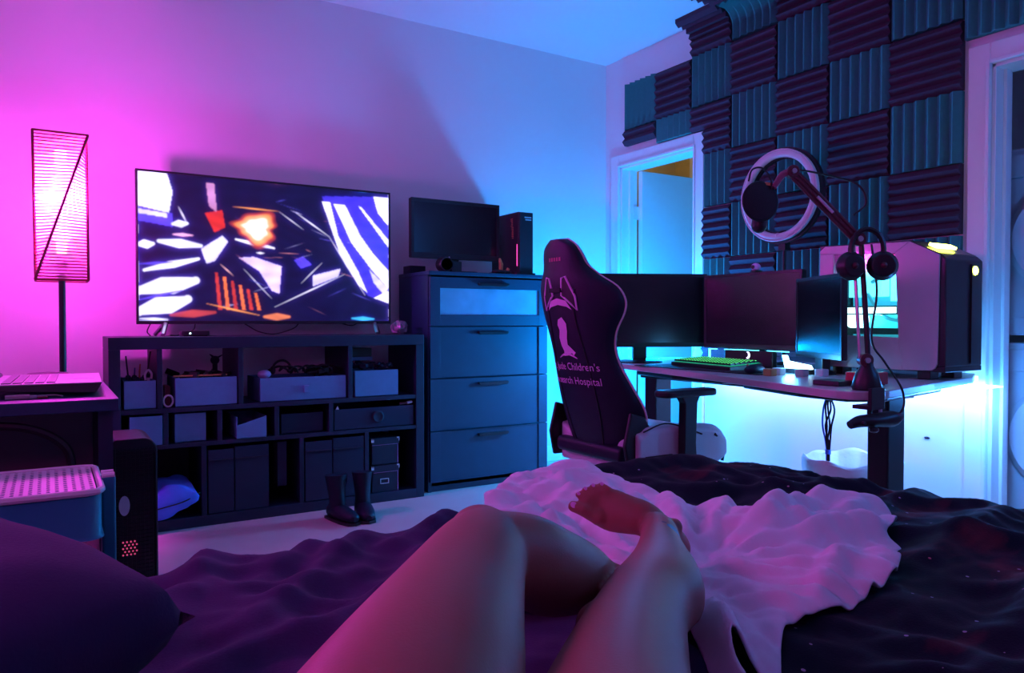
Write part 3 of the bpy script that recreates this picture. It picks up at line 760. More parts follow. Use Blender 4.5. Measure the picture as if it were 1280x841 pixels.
# ================================================================== TELEVISION
def tv():
    x0, x1, z0, z1, y = .354, 1.643, .944, 1.682, 3.95
    t = thing('television', 'large flat television showing a dark picture with white streaks and an orange glow', 'television', ((x0+x1)/2, y + .02, .886))
    MB().box((x0, y + .004, z0), (x1, y + .030, z1)).box((x0 + .15, y + .03, z0 + .05), (x1 - .15, y + .065, z0 + .40)).build('housing', 'black_plastic', t, bevel=.003)
    f = MB().box((x0, y - .003, z0), (x1, y + .004, z0 + .016)).box((x0, y - .003, z1 - .010), (x1, y + .004, z1)).box((x0, y - .003, z0 + .016), (x0 + .010, y + .004, z1 - .010)).box((x1 - .010, y - .003, z0 + .016), (x1, y + .004, z1 - .010))
    f.build('bezel', 'black_plastic', t, bevel=.001)
    for sx, d in ((x0 + .13, -1), (x1 - .09, 1)):
        lg = MB()
        lg.tube([(sx, y + .02, z0 + .01), (sx - .03, y - .10, .893)], [.013, .010], n=6).tube([(sx, y + .02, z0 + .01), (sx + .05*d + .01, y + .10, .893)], [.013, .010], n=6)
        lg.build('leg', 'steel', t)
    # picture: a plain abstract stand-in picture raster, 320 x 180
    W, H = 320, 180
    img = np.zeros((H, W, 3)); img[:] = (0.004, 0.004, 0.035)
    yy, xx = np.mgrid[0:H, 0:W]; X = (xx + .5) / W; Y = (yy + .5) / H
    rng = np.random.default_rng(3)
    wob = lambda s, a: a * np.sin(X * s + 1.7 * np.sin(Y * s * .7))
    def poly(pts, col, soft=0):
        ins = np.zeros((H, W), bool); n = len(pts)
        for i in range(n):
            (xa, ya), (xb, yb) = pts[i], pts[(i+1) % n]
            if ya == yb: continue
            c = ((ya > Y) != (yb > Y)) & (X < (xb - xa) * (Y - ya) / (yb - ya) + xa); ins ^= c
        img[ins] = col
    def line(a, b, wdt, col, taper=True):
        ax, ay = a; bx, by = b; dx, dy = bx - ax, by - ay; L2 = dx*dx + dy*dy
        tt = np.clip(((X-ax)*dx + (Y-ay)*dy) / L2, 0, 1); d = np.hypot((X - ax - tt*dx) * 1.75, Y - ay - tt*dy)
        ww = wdt * (1 - .6 * np.abs(2*tt - 1)) if taper else wdt
        k = np.clip((ww - d) / .006, 0, 1)[..., None]; img[:] = img * (1 - k) + np.array(col) * k
    WHT = (1.1, 1.05, 1.35); BLU = (.10, .06, .85); RED = (.75, .03, .02); ORG = (1.3, .42, .10)
    # left: bright sky streaks
    poly([(0, 0), (.10, 0), (.12, .12), (.10, .33), (0, .33)], WHT)
    poly([(0, .23), (.12, .27), (.12, .36), (0, .33)], BLU); poly([(0, .25), (.10, .27), (.10, .30), (0, .28)], (.9, .8, 1.3))
    for (a, b, w_, c) in (((0, .49), (.05, .48), .035, WHT), ((.07, .46), (.22, .48), .035, WHT), ((.12, .34), (.17, .33), .03, WHT), ((.12, .41), (.19, .41), .015, (1.1, .5, .9)),
                          ((.02, .66), (.21, .57), .030, WHT), ((.0, .62), (.12, .60), .012, BLU), ((0, .80), (.20, .72), .07, WHT), ((0, .94), (.17, .85), .075, WHT), ((0, .86), (.15, .79), .014, BLU),
                          ((.14, .22), (.17, .33), .008, WHT), ((.0, .985), (.10, .99), .012, WHT)):
        line(a, b, w_, c)
    # right: broad white diagonals on blue
    poly([(.70, .06), (1, .02), (1, .86), (.90, .80), (.80, .55)], (.05, .03, .60))
    poly([(.70, .10), (.735, .10), (.77, .35), (.86, .62), (.90, .78), (.86, .72), (.78, .50)], WHT)
    poly([(.75, .11), (.80, .11), (.87, .34), (.93, .48), (1, .60), (1, .74), (.93, .62), (.83, .40)], WHT)
    poly([(.86, .11), (.875, .12), (1, .36), (1, .42)], WHT)
    poly([(.93, .03), (1, .03), (1, .25), (.95, .15)], WHT)
    poly([(.91, .60), (1, .74), (.98, .80), (.93, .70)], (.7, .65, 1.3))
    poly([(.93, .82), (1, .76), (1, .86)], WHT)
    # centre: abstract dark folds with rim light, an orange glow and red bars
    poly([(.22, .50), (.30, .40), (.32, .44), (.27, .58), (.24, .60)], (.9, .8, 1.2))
    poly([(.36, .55), (.42, .54), (.53, .60), (.52, .80), (.49, .78), (.44, .64)], (.85, .65, 1.2))
    poly([(.58, .55), (.62, .52), (.655, .58), (.61, .61)], BLU)
    poly([(.66, .66), (.78, .60), (.77, .66), (.66, .74)], (.8, .7, 1.2))
    for (a, b, w_, c) in (((.34, .19), (.52, .20), .008, ORG), ((.52, .20), (.62, .32), .006, WHT), ((.59, .20), (.73, .36), .008, WHT), ((.73, .36), (.89, .80), .008, WHT),
                          ((.50, .90), (.80, .64), .008, WHT), ((.35, .42), (.50, .47), .020, WHT), ((.38, .63), (.49, .84), .006, WHT), ((.61, .72), (.70, .56), .006, WHT), ((.43, .51), (.46, .51), .010, WHT)):
        line(a, b, w_, c)
    for k in range(26):
        x0_ = rng.uniform(.30, .86); y0_ = rng.uniform(.06, .92); a_ = rng.uniform(-.9, 1.1); l_ = rng.uniform(.03, .12)
        line((x0_, y0_), (x0_ + l_*math.cos(a_), y0_ + l_*math.sin(a_)), rng.uniform(.003, .007), [(.10, .08, .6), (.5, .45, .9), (.6, .2, .25)][k % 3])
    d = np.hypot((X - .43) * 1.75 * .85, (Y - .33) * .95)
    an_ = np.arctan2(Y - .33, X - .43); d = d * (1 + .16*np.sin(an_*3 + 1) + .08*np.sin(an_*7))
    for r_, c in ((.125, (.5, .04, .03)), (.105, ORG), (.075, (1.8, 1.4, 1.0))):
        k = np.clip((r_ - d) / .02, 0, 1)[..., None]; img[:] = img * (1 - k) + np.array(c) * k
    poly([(.24, .04), (.27, .04), (.28, .24), (.25, .20)], (.6, .25, .5)); poly([(.235, .25), (.30, .22), (.31, .34), (.27, .38)], RED)
    for k in range(6):
        x = .27 + k * .030
        poly([(x, .66 + k*.028), (x + .011, .66 + k*.028), (x + .026, .92), (x + .012, .92)], (1.0, .18, .05) if k % 2 else (.6, .04, .03))
    line((.24, .88), (.44, .96), .009, ORG); line((.29, .60), (.34, .68), .007, (1.2, .6, .6)); line((.46, .97), (.56, .97), .03, (.8, .2, .08)); line((.11, .96), (.27, .94), .03, (.5, .05, .05))
    line((.83, .98), (.93, .985), .02, (.05, .5, 1.0))
    img = np.clip(img, 0, None)
    def blur(a, n):
        for _ in range(n):
            a = (np.roll(a, 1, 0) + np.roll(a, -1, 0) + np.roll(a, 1, 1) + np.roll(a, -1, 1) + a) / 5
        return a
    g1 = blur(img, 40); img = blur(img, 1) + g1 * np.array([.10, .06, .55]) * .8
    fb = .5 + .5*np.sin(X*34 + 6*np.sin(Y*9)) * np.sin(Y*27 + 5*np.sin(X*7))
    img = img * (.80 + .35*fb[..., None])
    yy_ = y + .0015; vs = []; fs = []
    sx0, sx1, sz0, sz1 = x0 + .010, x1 - .010, z0 + .016, z1 - .010
    for j in range(H + 1):
        for i in range(W + 1): vs.append((sx0 + (sx1-sx0)*i/W, yy_, sz1 - (sz1-sz0)*j/H))
    for j in range(H):
        for i in range(W):
            a = j*(W+1) + i; fs.append((a, a + W + 1, a + W + 2, a + 1))
    mm = bpy.data.materials.new('tv_picture'); mm.use_nodes = True; nt = mm.node_tree
    at = nt.nodes.new('ShaderNodeAttribute'); at.attribute_name = 'pic'
    b = nt.nodes['Principled BSDF']; b.inputs['Base Color'].default_value = (.01, .01, .012, 1); b.inputs['Roughness'].default_value = .2
    nt.links.new(at.outputs['Color'], b.inputs['Emission Color']); b.inputs['Emission Strength'].default_value = 1.0
    MATS['tv_picture'] = mm
    s = MB().add(vs, []); s.f = [list(f_) for f_ in fs]
    o = s.build('screen', 'tv_picture', t, label='abstract dark picture with white streaks and an orange glow')
    at_ = o.data.color_attributes.new('pic', 'FLOAT_COLOR', 'CORNER')
    cols = np.ones((H*W, 4, 4)); cols[:, :, :3] = img.reshape(H*W, 1, 3)
    at_.data.foreach_set('color', cols.reshape(-1))
tv()
t = thing('set_top_box', 'small black set-top box with a status light left under the television', 'set-top box', (.595, 3.86, .886))
MB().rbox((.535, 3.83, .889), (.660, 3.91, .912), .01, 'Z').build('case', 'black_plastic', t, bevel=.002)
MB().cyl((.572, 3.8298, .900), (.572, 3.8275, .900), .004, n=10).build('status_light', 'em_white', t)
MB().box((.545, 3.84, .886), (.65, 3.90, .889)).build('foot', 'black_plastic', t)
for pts, l in (([(.42, 4.0, .95), (.40, 3.96, .91), (.41, 3.93, .889)], 'thin black cable hanging at the left end of the television'),
               ([(.62, 3.99, .95), (.60, 3.93, .915), (.54, 3.95, .892), (.50, 3.95, .890)], 'thin cable behind the set-top box'),
               ([(.86, 4.0, .945), (.92, 3.96, .905), (1.0, 3.95, .893), (1.10, 3.97, .920), (1.14, 4.0, .95)], 'thin black cable sagging under the middle of the television'),
               ([(1.36, 4.0, .95), (1.42, 3.97, .935), (1.47, 4.0, .95)], 'thin black cable under the right end of the television')):
    tag(recenter(MB().tube(pts, .003, n=6, smooth=6).build('cable', 'black_plastic', smooth=True), pts[-1]), l, 'cable')
# crumpled bag at the right end of the console
b = MB().ball((1.655, 3.85, .925), .042, 20, (1.1, .9, .9))
for v in b.v:
    n_ = noise.noise_vector(v * 45) * .016 + noise.noise_vector(v * 90) * .006; v += n_; v.z = max(v.z, .887)
tag(recenter(b.build('plastic_bag', 'crumpled_plastic'), (1.655, 3.85, .886)), 'crumpled translucent plastic bag at the right end of the shelf unit', 'bag')

# black boots in front of the shelf unit
def boot(cx, cy, rz, label):
    t = thing('boot', label, 'boot', (cx, cy, 0), rz, 'pair of black boots')
    M = WM[t]
    MB().loft([((0, 0, .03), .040, .055, (1, 0, 0)), ((0, -.005, .10), .036, .045, (1, 0, 0)), ((0, .005, .16), .042, .050, (1, 0, 0)), ((0, .01, .215), .050, .058, (1, 0, 0))]).xf(M).build('shaft', 'chair_black', t, smooth=True)
    MB().loft([((0, .05, .035), .030, .030, (1, 0, 0)), ((0, 0, .045), .040, .040, (1, 0, 0)), ((0, -.08, .038), .042, .032, (1, 0, 0)), ((0, -.15, .030), .032, .022, (1, 0, 0)), ((0, -.17, .028), .012, .012, (1, 0, 0))]).xf(M).build('foot', 'chair_black', t, smooth=True)
    MB().prism([(-.035, .06), (.035, .06), (.042, 0), (.046, -.09), (.035, -.16), (0, -.178), (-.035, -.16), (-.046, -.09), (-.042, 0)], 0, .014).xf(M).build('sole', 'black_plastic', t, bevel=.002)
    MB().box((.047, -.01, .17), (.053, .02, .215)).xf(M).build('pull_loop', 'dark_bin', t)
boot(1.175, 3.50, R(12), 'left black boot standing on the floor in front of the shelf unit')
boot(1.305, 3.50, R(-10), 'right black boot standing on the floor in front of the shelf unit')

# ================================================================== FLOOR LAMP
def lamp():
    bx, by = .047, 3.55
    t = thing('floor_lamp', 'floor lamp with a tall twisted red cord shade glowing pink', 'lamp', (bx, by, 0))
    MB().lathe([(.13, 0), (.13, .012), (.11, .022), (.02, .028)], (bx, by, 0)).build('base', 'black_plastic', t, smooth=True)
    MB().cyl((bx, by, .02), (bx, by, 1.15), .0125).build('pole', 'black_plastic', t, smooth=True)
    z0, z1 = 1.123, 1.707; hw = .0915
    n = 46
    cornersB = [Vector((bx + sx*hw, by + sy*hw*.8, z0)) for sx, sy in ((-1, -1), (1, -1), (1, 1), (-1, 1))]
    # the square top frame is turned a quarter against the bottom one, so the rods lean and the cords twist
    ang = R(78)
    def ring(tt):
        a = ang * (tt) ; pts = []
        for i in range(4):
            p = cornersB[i].lerp(Vector((bx + [1, 1, -1, -1][i]*hw*1.03, by + [-1, 1, 1, -1][i]*hw*.85, z1)), tt)
            pts.append(p)
        return pts
    # rods
    fr = MB()
    for i in range(4): fr.cyl(ring(0)[i], ring(1)[i], .0052, n=8)
    for q in (0, 1):
        rg = ring(q)
        for i in range(4): fr.cyl(rg[i], rg[(i+1) % 4], .0042, n=8)
    fr.build('shade_frame', 'lamp_cord', t)
    co = MB()
    for k in range(1, n):
        rg = ring(k / n)
        for i in range(4): co.cyl(rg[i], rg[(i+1) % 4], .0026, n=5, caps=False)
    co.build('shade_cord', 'lamp_cord', t, kind='stuff', label='closely wound red cords')
    sh = MB(); m = 12
    for k in range(m + 1):
        for p in ring(k / m):
            c = Vector((bx, by, p.z)); sh.v.append(c + (p - c) * .94)
    sh.f = [[k*4 + i, k*4 + (i+1) % 4, (k+1)*4 + (i+1) % 4, (k+1)*4 + i] for k in range(m) for i in range(4)]
    sh.build('shade_liner', 'lamp_paper', t)
    MB().cyl((bx, by, 1.15), (bx, by, 1.23), .02).build('socket', 'black_plastic', t, smooth=True)
    MB().ball((bx, by, 1.31), .035, 16).cyl((bx, by, 1.22), (bx, by, 1.295), .018).cyl((bx, by, 1.31), (bx, by, 1.65), .02, n=16).build('bulb', 'em_lamp', t, smooth=True)
lamp()

# ================================================================== LEFT DESK WITH LAPTOP
t = thing('desk', 'dark desk at the left edge with a glossy top reflecting pink light', 'desk', (-.45, 2.75, 0))
MB().box((-1.15, 2.25, .718), (.158, 3.28, .75)).build('desktop', 'blue_cast_chest', t, bevel=.002)
MB().box((.11, 2.29, 0), (.145, 3.24, .718)).build('side_panel', 'blue_cast_wood', t)
MB().box((-1.14, 2.29, 0), (-1.105, 3.24, .718)).build('side_panel', 'blue_cast_wood', t)
MB().box((-1.105, 2.60, .30), (.11, 2.62, .718)).build('back_panel', 'blue_cast_wood', t)
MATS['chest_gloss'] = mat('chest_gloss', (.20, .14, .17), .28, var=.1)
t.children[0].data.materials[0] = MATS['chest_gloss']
def laptop():
    t = thing('laptop', 'open silver laptop on the left desk', 'laptop', (0, 2.62, .75))
    M = Matrix.Translation((.0, 2.60, .768)) @ Matrix.Rotation(R(-2), 4, 'Z')
    MB().prism([(-.135, .0), (.118, -.012), (.132, .014), (-.135, .014)], -.21, .21, 'Y').xf(M @ Matrix.Translation((0, 0, .002))).build('base', 'laptop_dark', t, bevel=.002)
    MB().box((-.135, -.212, .0162), (.132, .212, .0195)).xf(M).build('deck', 'laptop_silver', t, bevel=.001)
    ks = MB()
    for i in range(5):
        for j in range(13): ks.box((-.105 + i*.026, -.185 + j*.028, .0195), (-.105 + i*.026 + .021, -.185 + j*.028 + .023, .0225))
    ks.xf(M).build('keys', 'key_grey', t, kind='stuff')
    MB().box((.045, -.05, .0195), (.115, .06, .0202)).xf(M).build('touchpad', 'laptop_silver', t)
    S = M @ Matrix.Translation((-.14, 0, .018)) @ Matrix.Rotation(R(-24), 4, 'Y')
    MB().box((-.008, -.21, 0), (.0, .21, .25)).xf(S).build('lid', 'laptop_silver', t, bevel=.002)
    MB().box((.0, -.20, .012), (.0012, .20, .24)).xf(S).build('screen', 'key_grey', t)
    MB().cyl((-.138, -.18, .022), (-.138, .18, .022), .009).xf(M).build('hinge', 'laptop_dark', t, smooth=True)
laptop()
t = MB().lathe([(.0001, .026), (.06, .022), (.085, .008), (.088, 0)], (-.005, 3.12, .752)).build('round_dish', 'black_plastic', smooth=True)
tag(recenter(t, (-.005, 3.12, .75)), 'low dark round dish on the desk behind the laptop', 'dish')
t = thing('usb_stick', 'grey flash drive at the front edge of the left desk', 'flash drive', (-.06, 2.36, .75))
MB().rbox((-.10, 2.35, .7505), (-.045, 2.375, .762), .004, 'X').build('shell', 'key_grey', t, bevel=.001)
MB().box((-.045, 2.355, .752), (-.03, 2.37, .760)).build('plug', 'steel', t)
t = MB().rbox((-.028, 2.345, .7505), (-.005, 2.365, .757), .003, 'X').build('eraser', 'boom_metal')
tag(recenter(t, (-.016, 2.355, .7505)), 'tiny brown scrap beside the flash drive', 'eraser')
t = MB().tube([(-.04, 2.365, .757), (0.01, 2.385, .756), (.03, 2.375, .753)], .002, n=6, smooth=5).build('thin_cable', 'key_grey', smooth=True)
tag(recenter(t, (0, 2.37, .753)), 'thin grey cable lying beside the flash drive', 'cable')

# ------------------------------------------------------------------ tubular chair behind the trolley
t = thing('tube_chair', 'black chair with a curved tube back at the left desk', 'chair', (-.22, 2.10, 0))
MB().tube([(-.52, 2.30, .44), (-.51, 2.30, .60), (-.44, 2.30, .665), (-.30, 2.30, .69), (-.11, 2.30, .689), (-.023, 2.30, .668), (.031, 2.30, .627), (.048, 2.30, .57), (.05, 2.29, .44)], .011, smooth=6).build('back_frame', 'dark_metal', t, smooth=True)
MB().rbox((-.52, 2.16, .435), (.055, 2.52, .465), .05, 'Z').build('seat', 'black_fabric', t, bevel=.008)
for x in (-.49, .035):
    for y in (2.20, 2.48): MB().cyl((x, y, 0), (x, y, .436), .011, n=10).build('leg', 'dark_metal', t, smooth=True)

# ------------------------------------------------------------------ turquoise trolley
def trolley():
    t = thing('trolley', 'turquoise rolling trolley with a perforated metal top', 'trolley', (-.14, 1.93, 0))
    x0, x1, y0, y1 = -.34, .092, 1.78, 2.10
    lid = MB()
    # perforated sheet: a grid of small quads with a hole in each
    nx, ny = 26, 19; zt = .602; gx, gy = (x1 - x0 - .02)/nx, (y1 - y0 - .02)/ny
    for i in range(nx):
        for j in range(ny):
            cx, cy = x0 + .01 + (i+.5)*gx, y0 + .01 + (j+.5)*gy; rr_ = .0042
            oq = [(cx-gx/2, cy-gy/2), (cx, cy-gy/2), (cx+gx/2, cy-gy/2), (cx+gx/2, cy), (cx+gx/2, cy+gy/2), (cx, cy+gy/2), (cx-gx/2, cy+gy/2), (cx-gx/2, cy)]
            iq = [(cx + rr_*math.cos(R(225 + 45*k)), cy + rr_*math.sin(R(225 + 45*k))) for k in range(8)]
            lid.add([(p[0], p[1], zt) for p in oq] + [(p[0], p[1], zt) for p in iq], [(k, (k+1) % 8, 8 + (k+1) % 8, 8 + k) for k in range(8)])
    lid.build('perforated_top', 'trolley_top', t)
    rim = MB(); 
    rim.tube([(x0+.02, y0, zt-.003), (x1-.03, y0, zt-.003), (x1-.008, y0+.008, zt-.003), (x1, y0+.03, zt-.003), (x1, y1-.03, zt-.003), (x1-.008, y1-.008, zt-.003), (x1-.03, y1, zt-.003), (x0+.02, y1, zt-.003), (x0, y1-.02, zt-.003), (x0, y0+.02, zt-.003)], .0075, closed=True, n=8)
    rim.build('rim', 'trolley_top', t, smooth=True)
    for n_, (z0, z1) in enumerate(((.495, .597), (.25, .33), (.06, .14))):
        b = MB(); 
        ex = 0 if n_ == 0 else 0
        poly = []
        r_ = .035
        for cx, cy, a0 in ((x1-r_, y1-r_, 0), (x0+r_, y1-r_, 90), (x0+r_, y0+r_, 180), (x1-r_, y0+r_, 270)):
            for k in range(6): a = R(a0 + 18*k); poly.append((cx + r_*math.cos(a), cy + r_*math.sin(a)))
        m_ = len(poly); sh = lambda p, s: ((p[0]-(x0+x1)/2)*s + (x0+x1)/2, (p[1]-(y0+y1)/2)*s + (y0+y1)/2)
        b.add([(*sh(p, 1.02), z0 + .004) for p in poly] + [(*sh(p, 1.0), z0 + .012) for p in poly] + [(*p, z1) for p in poly] + [(*sh(p, .985), z1) for p in poly] + [(*sh(p, .985), z0 + .014) for p in poly],
              [(l*m_ + k, l*m_ + (k+1) % m_, (l+1)*m_ + (k+1) % m_, (l+1)*m_ + k) for l in range(4) for k in range(m_)] + [list(range(m_))[::-1], list(range(4*m_, 5*m_))])
        b.build('basket', 'turquoise', t, smooth=True)
    for px, py in ((x1 + .018, y0 + .13), (x0 - .018, y0 + .13)):
        MB().rbox((px - .014, py - .022, .05), (px + .014, py + .022, .607), .006, 'Z').build('post', 'turquoise', t, bevel=.001)
        MB().lathe([(.022, -.012), (.026, 0), (.022, .012)], (px, py, .026), 'X', 16).build('castor', 'black_plastic', t, smooth=True)
    for yy_ in (y0 + .115, y0 + .15): MB().cyl((x1 + .005, yy_, .612), (x1 + .03, yy_, .612), .006, n=8).build('post_cap', 'white_metal', t, smooth=True)
    MB().tube([(x1 - .06, y0 + .02, .33), (x1 - .055, y0 + .02, .495)], .004).build('bottle_rod', 'white_metal', t)
trolley()
for i, (x, l) in enumerate(((-.02, 'pale bottle standing on the trolley\'s middle shelf'), (.045, 'turquoise bottle at the right end of the trolley\'s middle shelf'))):
    t = MB().lathe([(.022, 0), (.024, .01), (.024, .09), (.012, .11), (.012, .13)], (x, 1.86, .265)).build('bottle', 'white_plastic' if i == 0 else 'turquoise', smooth=True)
    tag(recenter(t, (x, 1.86, .265)), l, 'bottle')

# ------------------------------------------------------------------ tall black mesh unit
def mesh_unit():
    t = thing('mesh_heater', 'tall narrow black mesh-sided unit with a white oval badge between trolley and shelf unit', 'heater', (.245, 2.98, 0))
    x0, x1, y0, y1, h = .178, .318, 2.86, 3.12, .553
    b = MB(); poly = [(x0, 0), (x1, 0)]
    r_ = .045
    for k in range(7): a = R(90*k/6); poly.append((x1 - r_ + r_*math.cos(a), h - r_ + r_*math.sin(a)))
    poly += [(x0 + .01, h), (x0, h - .012)]
    b.prism(poly, y0 + .006, y1, 'Y'); b.build('body', 'pc_black', t, bevel=.004)
    fr = MB().box((x0 + .004, y0 - .004, .01), (x0 + .010, y0 + .006, h - .03)).box((x1 - .010, y0 - .004, .01), (x1 - .004, y0 + .006, h - .05)).build('front_frame', 'black_plastic', t, bevel=.002)
    g = MB()
    for k in range(9):
        x = x0 + .018 + k*.0132; g.box((x, y0, .02), (x + .0028, y0 + .003, h - .035))
    for k in range(38):
        z = .02 + k*.0132; g.box((x0 + .010, y0 + .001, z), (x1 - .010, y0 + .004, z + .0028))
    g.build('grille', 'black_plastic', t, kind='stuff')
    dots = MB()
    for i in range(4):
        for j in range(5): dots.cyl((x0 + .03 + i*.012 + (j % 2)*.006, y0 - .0015, .155 + j*.011), (x0 + .03 + i*.012 + (j % 2)*.006, y0 + .001, .155 + j*.011), .0032, n=6)
    dots.build('lit_vent', 'em_dim_red', t, kind='stuff', label='dim reddish glow showing through the vent holes')
    n = 20
    MB().add([(x0 + .035 + .017*math.cos(2*math.pi*k/n), y0 - .003, .325 + .034*math.sin(2*math.pi*k/n)) for k in range(n)] + [(x0 + .035 + .017*math.cos(2*math.pi*k/n), y0 + .002, .325 + .034*math.sin(2*math.pi*k/n)) for k in range(n)],
             [list(range(n)), list(range(n, 2*n))[::-1]] + [(k, (k+1) % n, n + (k+1) % n, n + k) for k in range(n)]).build('badge', 'sticker_white', t)
mesh_unit()

# ================================================================== STANDING DESK
DZ = .74
def standing_desk():
    t = thing('standing_desk', 'sit-stand desk with a pale top and two dark columns along the foam wall', 'desk', (2.75, 2.3, 0))
    fr = [(2.55, 3.32), (2.485, 2.92), (2.369, 2.407), (2.196, 1.79), (2.105, 1.50), (2.098, 1.42), (2.12, 1.375), (2.17, 1.355), (2.24, 1.362)]
    fr = [tuple(p) for p in catmull([(a, b) for a, b in fr], 4)]
    poly = fr + [(2.66, 1.45), (3.05, 1.515), (3.28, 1.62), (3.30, 1.80), (3.30, 3.26), (3.20, 3.34)]
    MB().prism(poly, DZ - .026, DZ, 'Z').build('desktop', 'desk_top', t, bevel=.003)
    u = MB()
    u.prism([(2.55, 2.9), (2.46, 2.55), (2.46, 2.25), (2.62, 2.25), (2.62, 2.9)], DZ - .055, DZ - .028)
    u.prism([(2.42, 2.10), (2.31, 1.75), (2.30, 1.55), (2.42, 1.48), (2.95, 1.58), (3.0, 1.66), (2.95, 2.1)], DZ - .058, DZ - .028)
    u.build('underframe', 'dark_metal', t, bevel=.008)
    MB().box((2.62, 1.60, DZ - .075), (2.80, 2.95, DZ - .03)).build('crossbeam', 'dark_metal', t, bevel=.004)
    for y in (1.64, 2.88):
        c = MB().rbox((2.625, y - .042, .05), (2.735, y + .042, DZ - .05), .008, 'Z').build('column', 'dark_metal', t, bevel=.001)
        MB().rbox((2.30, y - .04, 0), (3.05, y + .04, .045), .02, 'Z').build('foot', 'dark_metal', t, bevel=.004)
    MB().box((2.33, 2.93, DZ - .046), (2.47, 2.99, DZ - .028)).build('control_panel', 'white_plastic', t, bevel=.002) if False else None
standing_desk()
t = thing('led_strip', 'glowing blue light strip along the back edge of the standing desk', 'light strip', (3.3, 2.3, DZ - .02))
MB().box((3.302, 1.62, DZ - .030), (3.306, 3.25, DZ - .012)).build('tape', 'em_led', t)
MB().box((3.06, 1.512, DZ - .05), (3.28, 1.60, DZ - .044)).build('end_piece', 'em_led', t)

# three monitors
monitor('monitor', 'left desk monitor, dark screen, standing behind the gaming chair', (2.64, 2.96, .823), .70, .384, math.atan2(-.85, -.42) + R(10) - R(10), .08, zb=DZ, foot_r=.12, group='desk monitors')
monitor('monitor', 'middle desk monitor, dark screen, with a webcam clipped on top', (2.905, 2.478, .823), .593, .372, R(180), .08, zb=DZ, foot_r=.07, group='desk monitors')
monitor('monitor', 'right desk monitor, angled and nearest the tower with the lit window', (2.685, 1.940, .806), .43, .337, math.atan2(.505, -.863), .08, zb=DZ, foot_r=.055, group='desk monitors', depth=.02, sb=.018)
# ------------------------------------------------------------------ webcam on the middle monitor
t = thing('webcam', 'small round webcam on top of the middle monitor', 'webcam', (2.91, 2.44, 1.195))
MB().ball((2.900, 2.44, 1.219), .022, 16, (1, 1.1, .9)).build('body', 'logo_pink', t, smooth=True)
MB().cyl((2.881, 2.44, 1.219), (2.875, 2.44, 1.219), .009).build('lens', 'black_plastic', t)
MB().box((2.88, 2.425, 1.1955), (2.93, 2.455, 1.203)).build('clip', 'black_plastic', t)
# keyboard with green backlight, desk mat
t = MB().rbox((2.42, 2.02, DZ + .0005), (2.80, 2.78, DZ + .004), .02, 'Z').build('desk_mat', 'black_fabric')
tag(recenter(t, (2.6, 2.4, DZ)), 'black desk mat under the lit keyboard', 'mat')
def keyboard():
    t = thing('keyboard', 'black gaming keyboard with green glowing keys', 'keyboard', (2.62, 2.44, DZ + .0045), R(-12))
    M = WM[t]
    MB().prism([(-.085, 0), (.085, 0), (.085, .030), (-.085, .016)], -.235, .235, 'Y').xf(M).build('case', 'black_plastic', t, bevel=.002)
    T = M @ Matrix.Translation((0, 0, .0235)) @ Matrix.Rotation(-math.atan2(.014, .17), 4, 'Y')
    MB().box((-.078, -.228, 0), (.078, .228, .0012)).xf(T).build('backlight', 'em_green_dim', t, label='green glow under the keys')
    k_ = MB(); e_ = MB()
    for i in range(6):
        for j in range(20):
            x, y = -.075 + i*.0255, -.226 + j*.0226
            k_.box((x, y, .004), (x + .0200, y + .0175, .0119))
            e_.box((x + .007, y + .006, .012), (x + .012, y + .0115, .0126))
    k_.xf(T).build('keycaps', 'black_plastic', t, kind='stuff')
    e_.xf(T).build('key_legends', 'em_green', t, kind='stuff')
keyboard()
t = thing('mouse', 'dark mouse with an orange light beside the keyboard', 'mouse', (2.47, 2.08, DZ + .0045))
MB().ball((2.47, 2.08, DZ + .018), .035, 18, (1.6, .85, .6)).build('shell', 'chair_black', t, smooth=True)
MB().ball((2.45, 2.10, DZ + .036), .006, 8).build('wheel', 'label_orange', t, smooth=True)
# bright light bar and white items under the monitors
t = thing('light_bar', 'short bright white-blue light bar under the right monitor', 'light bar', (2.63, 1.98, DZ))
MB().prism([(1.92, DZ + .022), (2.05, DZ + .022), (2.065, DZ + .075), (2.045, DZ + .075), (2.035, DZ + .052), (1.93, DZ + .038)], 2.62, 2.632, 'X').build('diffuser', 'em_white', t)
MB().box((2.615, 1.93, DZ), (2.645, 2.04, DZ + .021)).build('foot', 'black_plastic', t, bevel=.002)
point_light('light_bar_light', (2.59, 2.0, .79), (.08, .45, 1.0), 1.5, .03)
t = thing('desk_speaker', 'dark box with a glowing crescent under the middle monitor', 'speaker', (2.83, 2.42, DZ))
MB().rbox((2.815, 2.27, DZ), (2.85, 2.56, DZ + .078), .01, 'Z').build('body', 'black_plastic', t, bevel=.003)
cres = [(2.413 - .014*math.sin(a), .797 + .017*math.cos(a)) for a in np.linspace(R(-20), R(200), 14)] + [(2.417 - .008*math.sin(a), .799 + .012*math.cos(a)) for a in np.linspace(R(200), R(-20), 14)]
MB().prism([(p[0], p[1]) for p in cres], 2.813, 2.8145, 'X').build('crescent', 'em_moon', t, label='glowing pale crescent mark')
t = MB().box((2.86, 2.22, DZ + .076), (2.868, 2.34, DZ + .080)).box((2.86, 2.39, DZ + .076), (2.868, 2.60, DZ + .080)).box((2.86, 2.65, DZ + .076), (2.868, 2.70, DZ + .080)).box((2.86, 2.695, DZ + .001), (2.868, 2.703, DZ + .080))
tag(recenter(t.build('light_line', 'em_cyan'), (2.864, 2.45, DZ + .001)), 'thin broken cyan light line under the middle monitor', 'light strip')
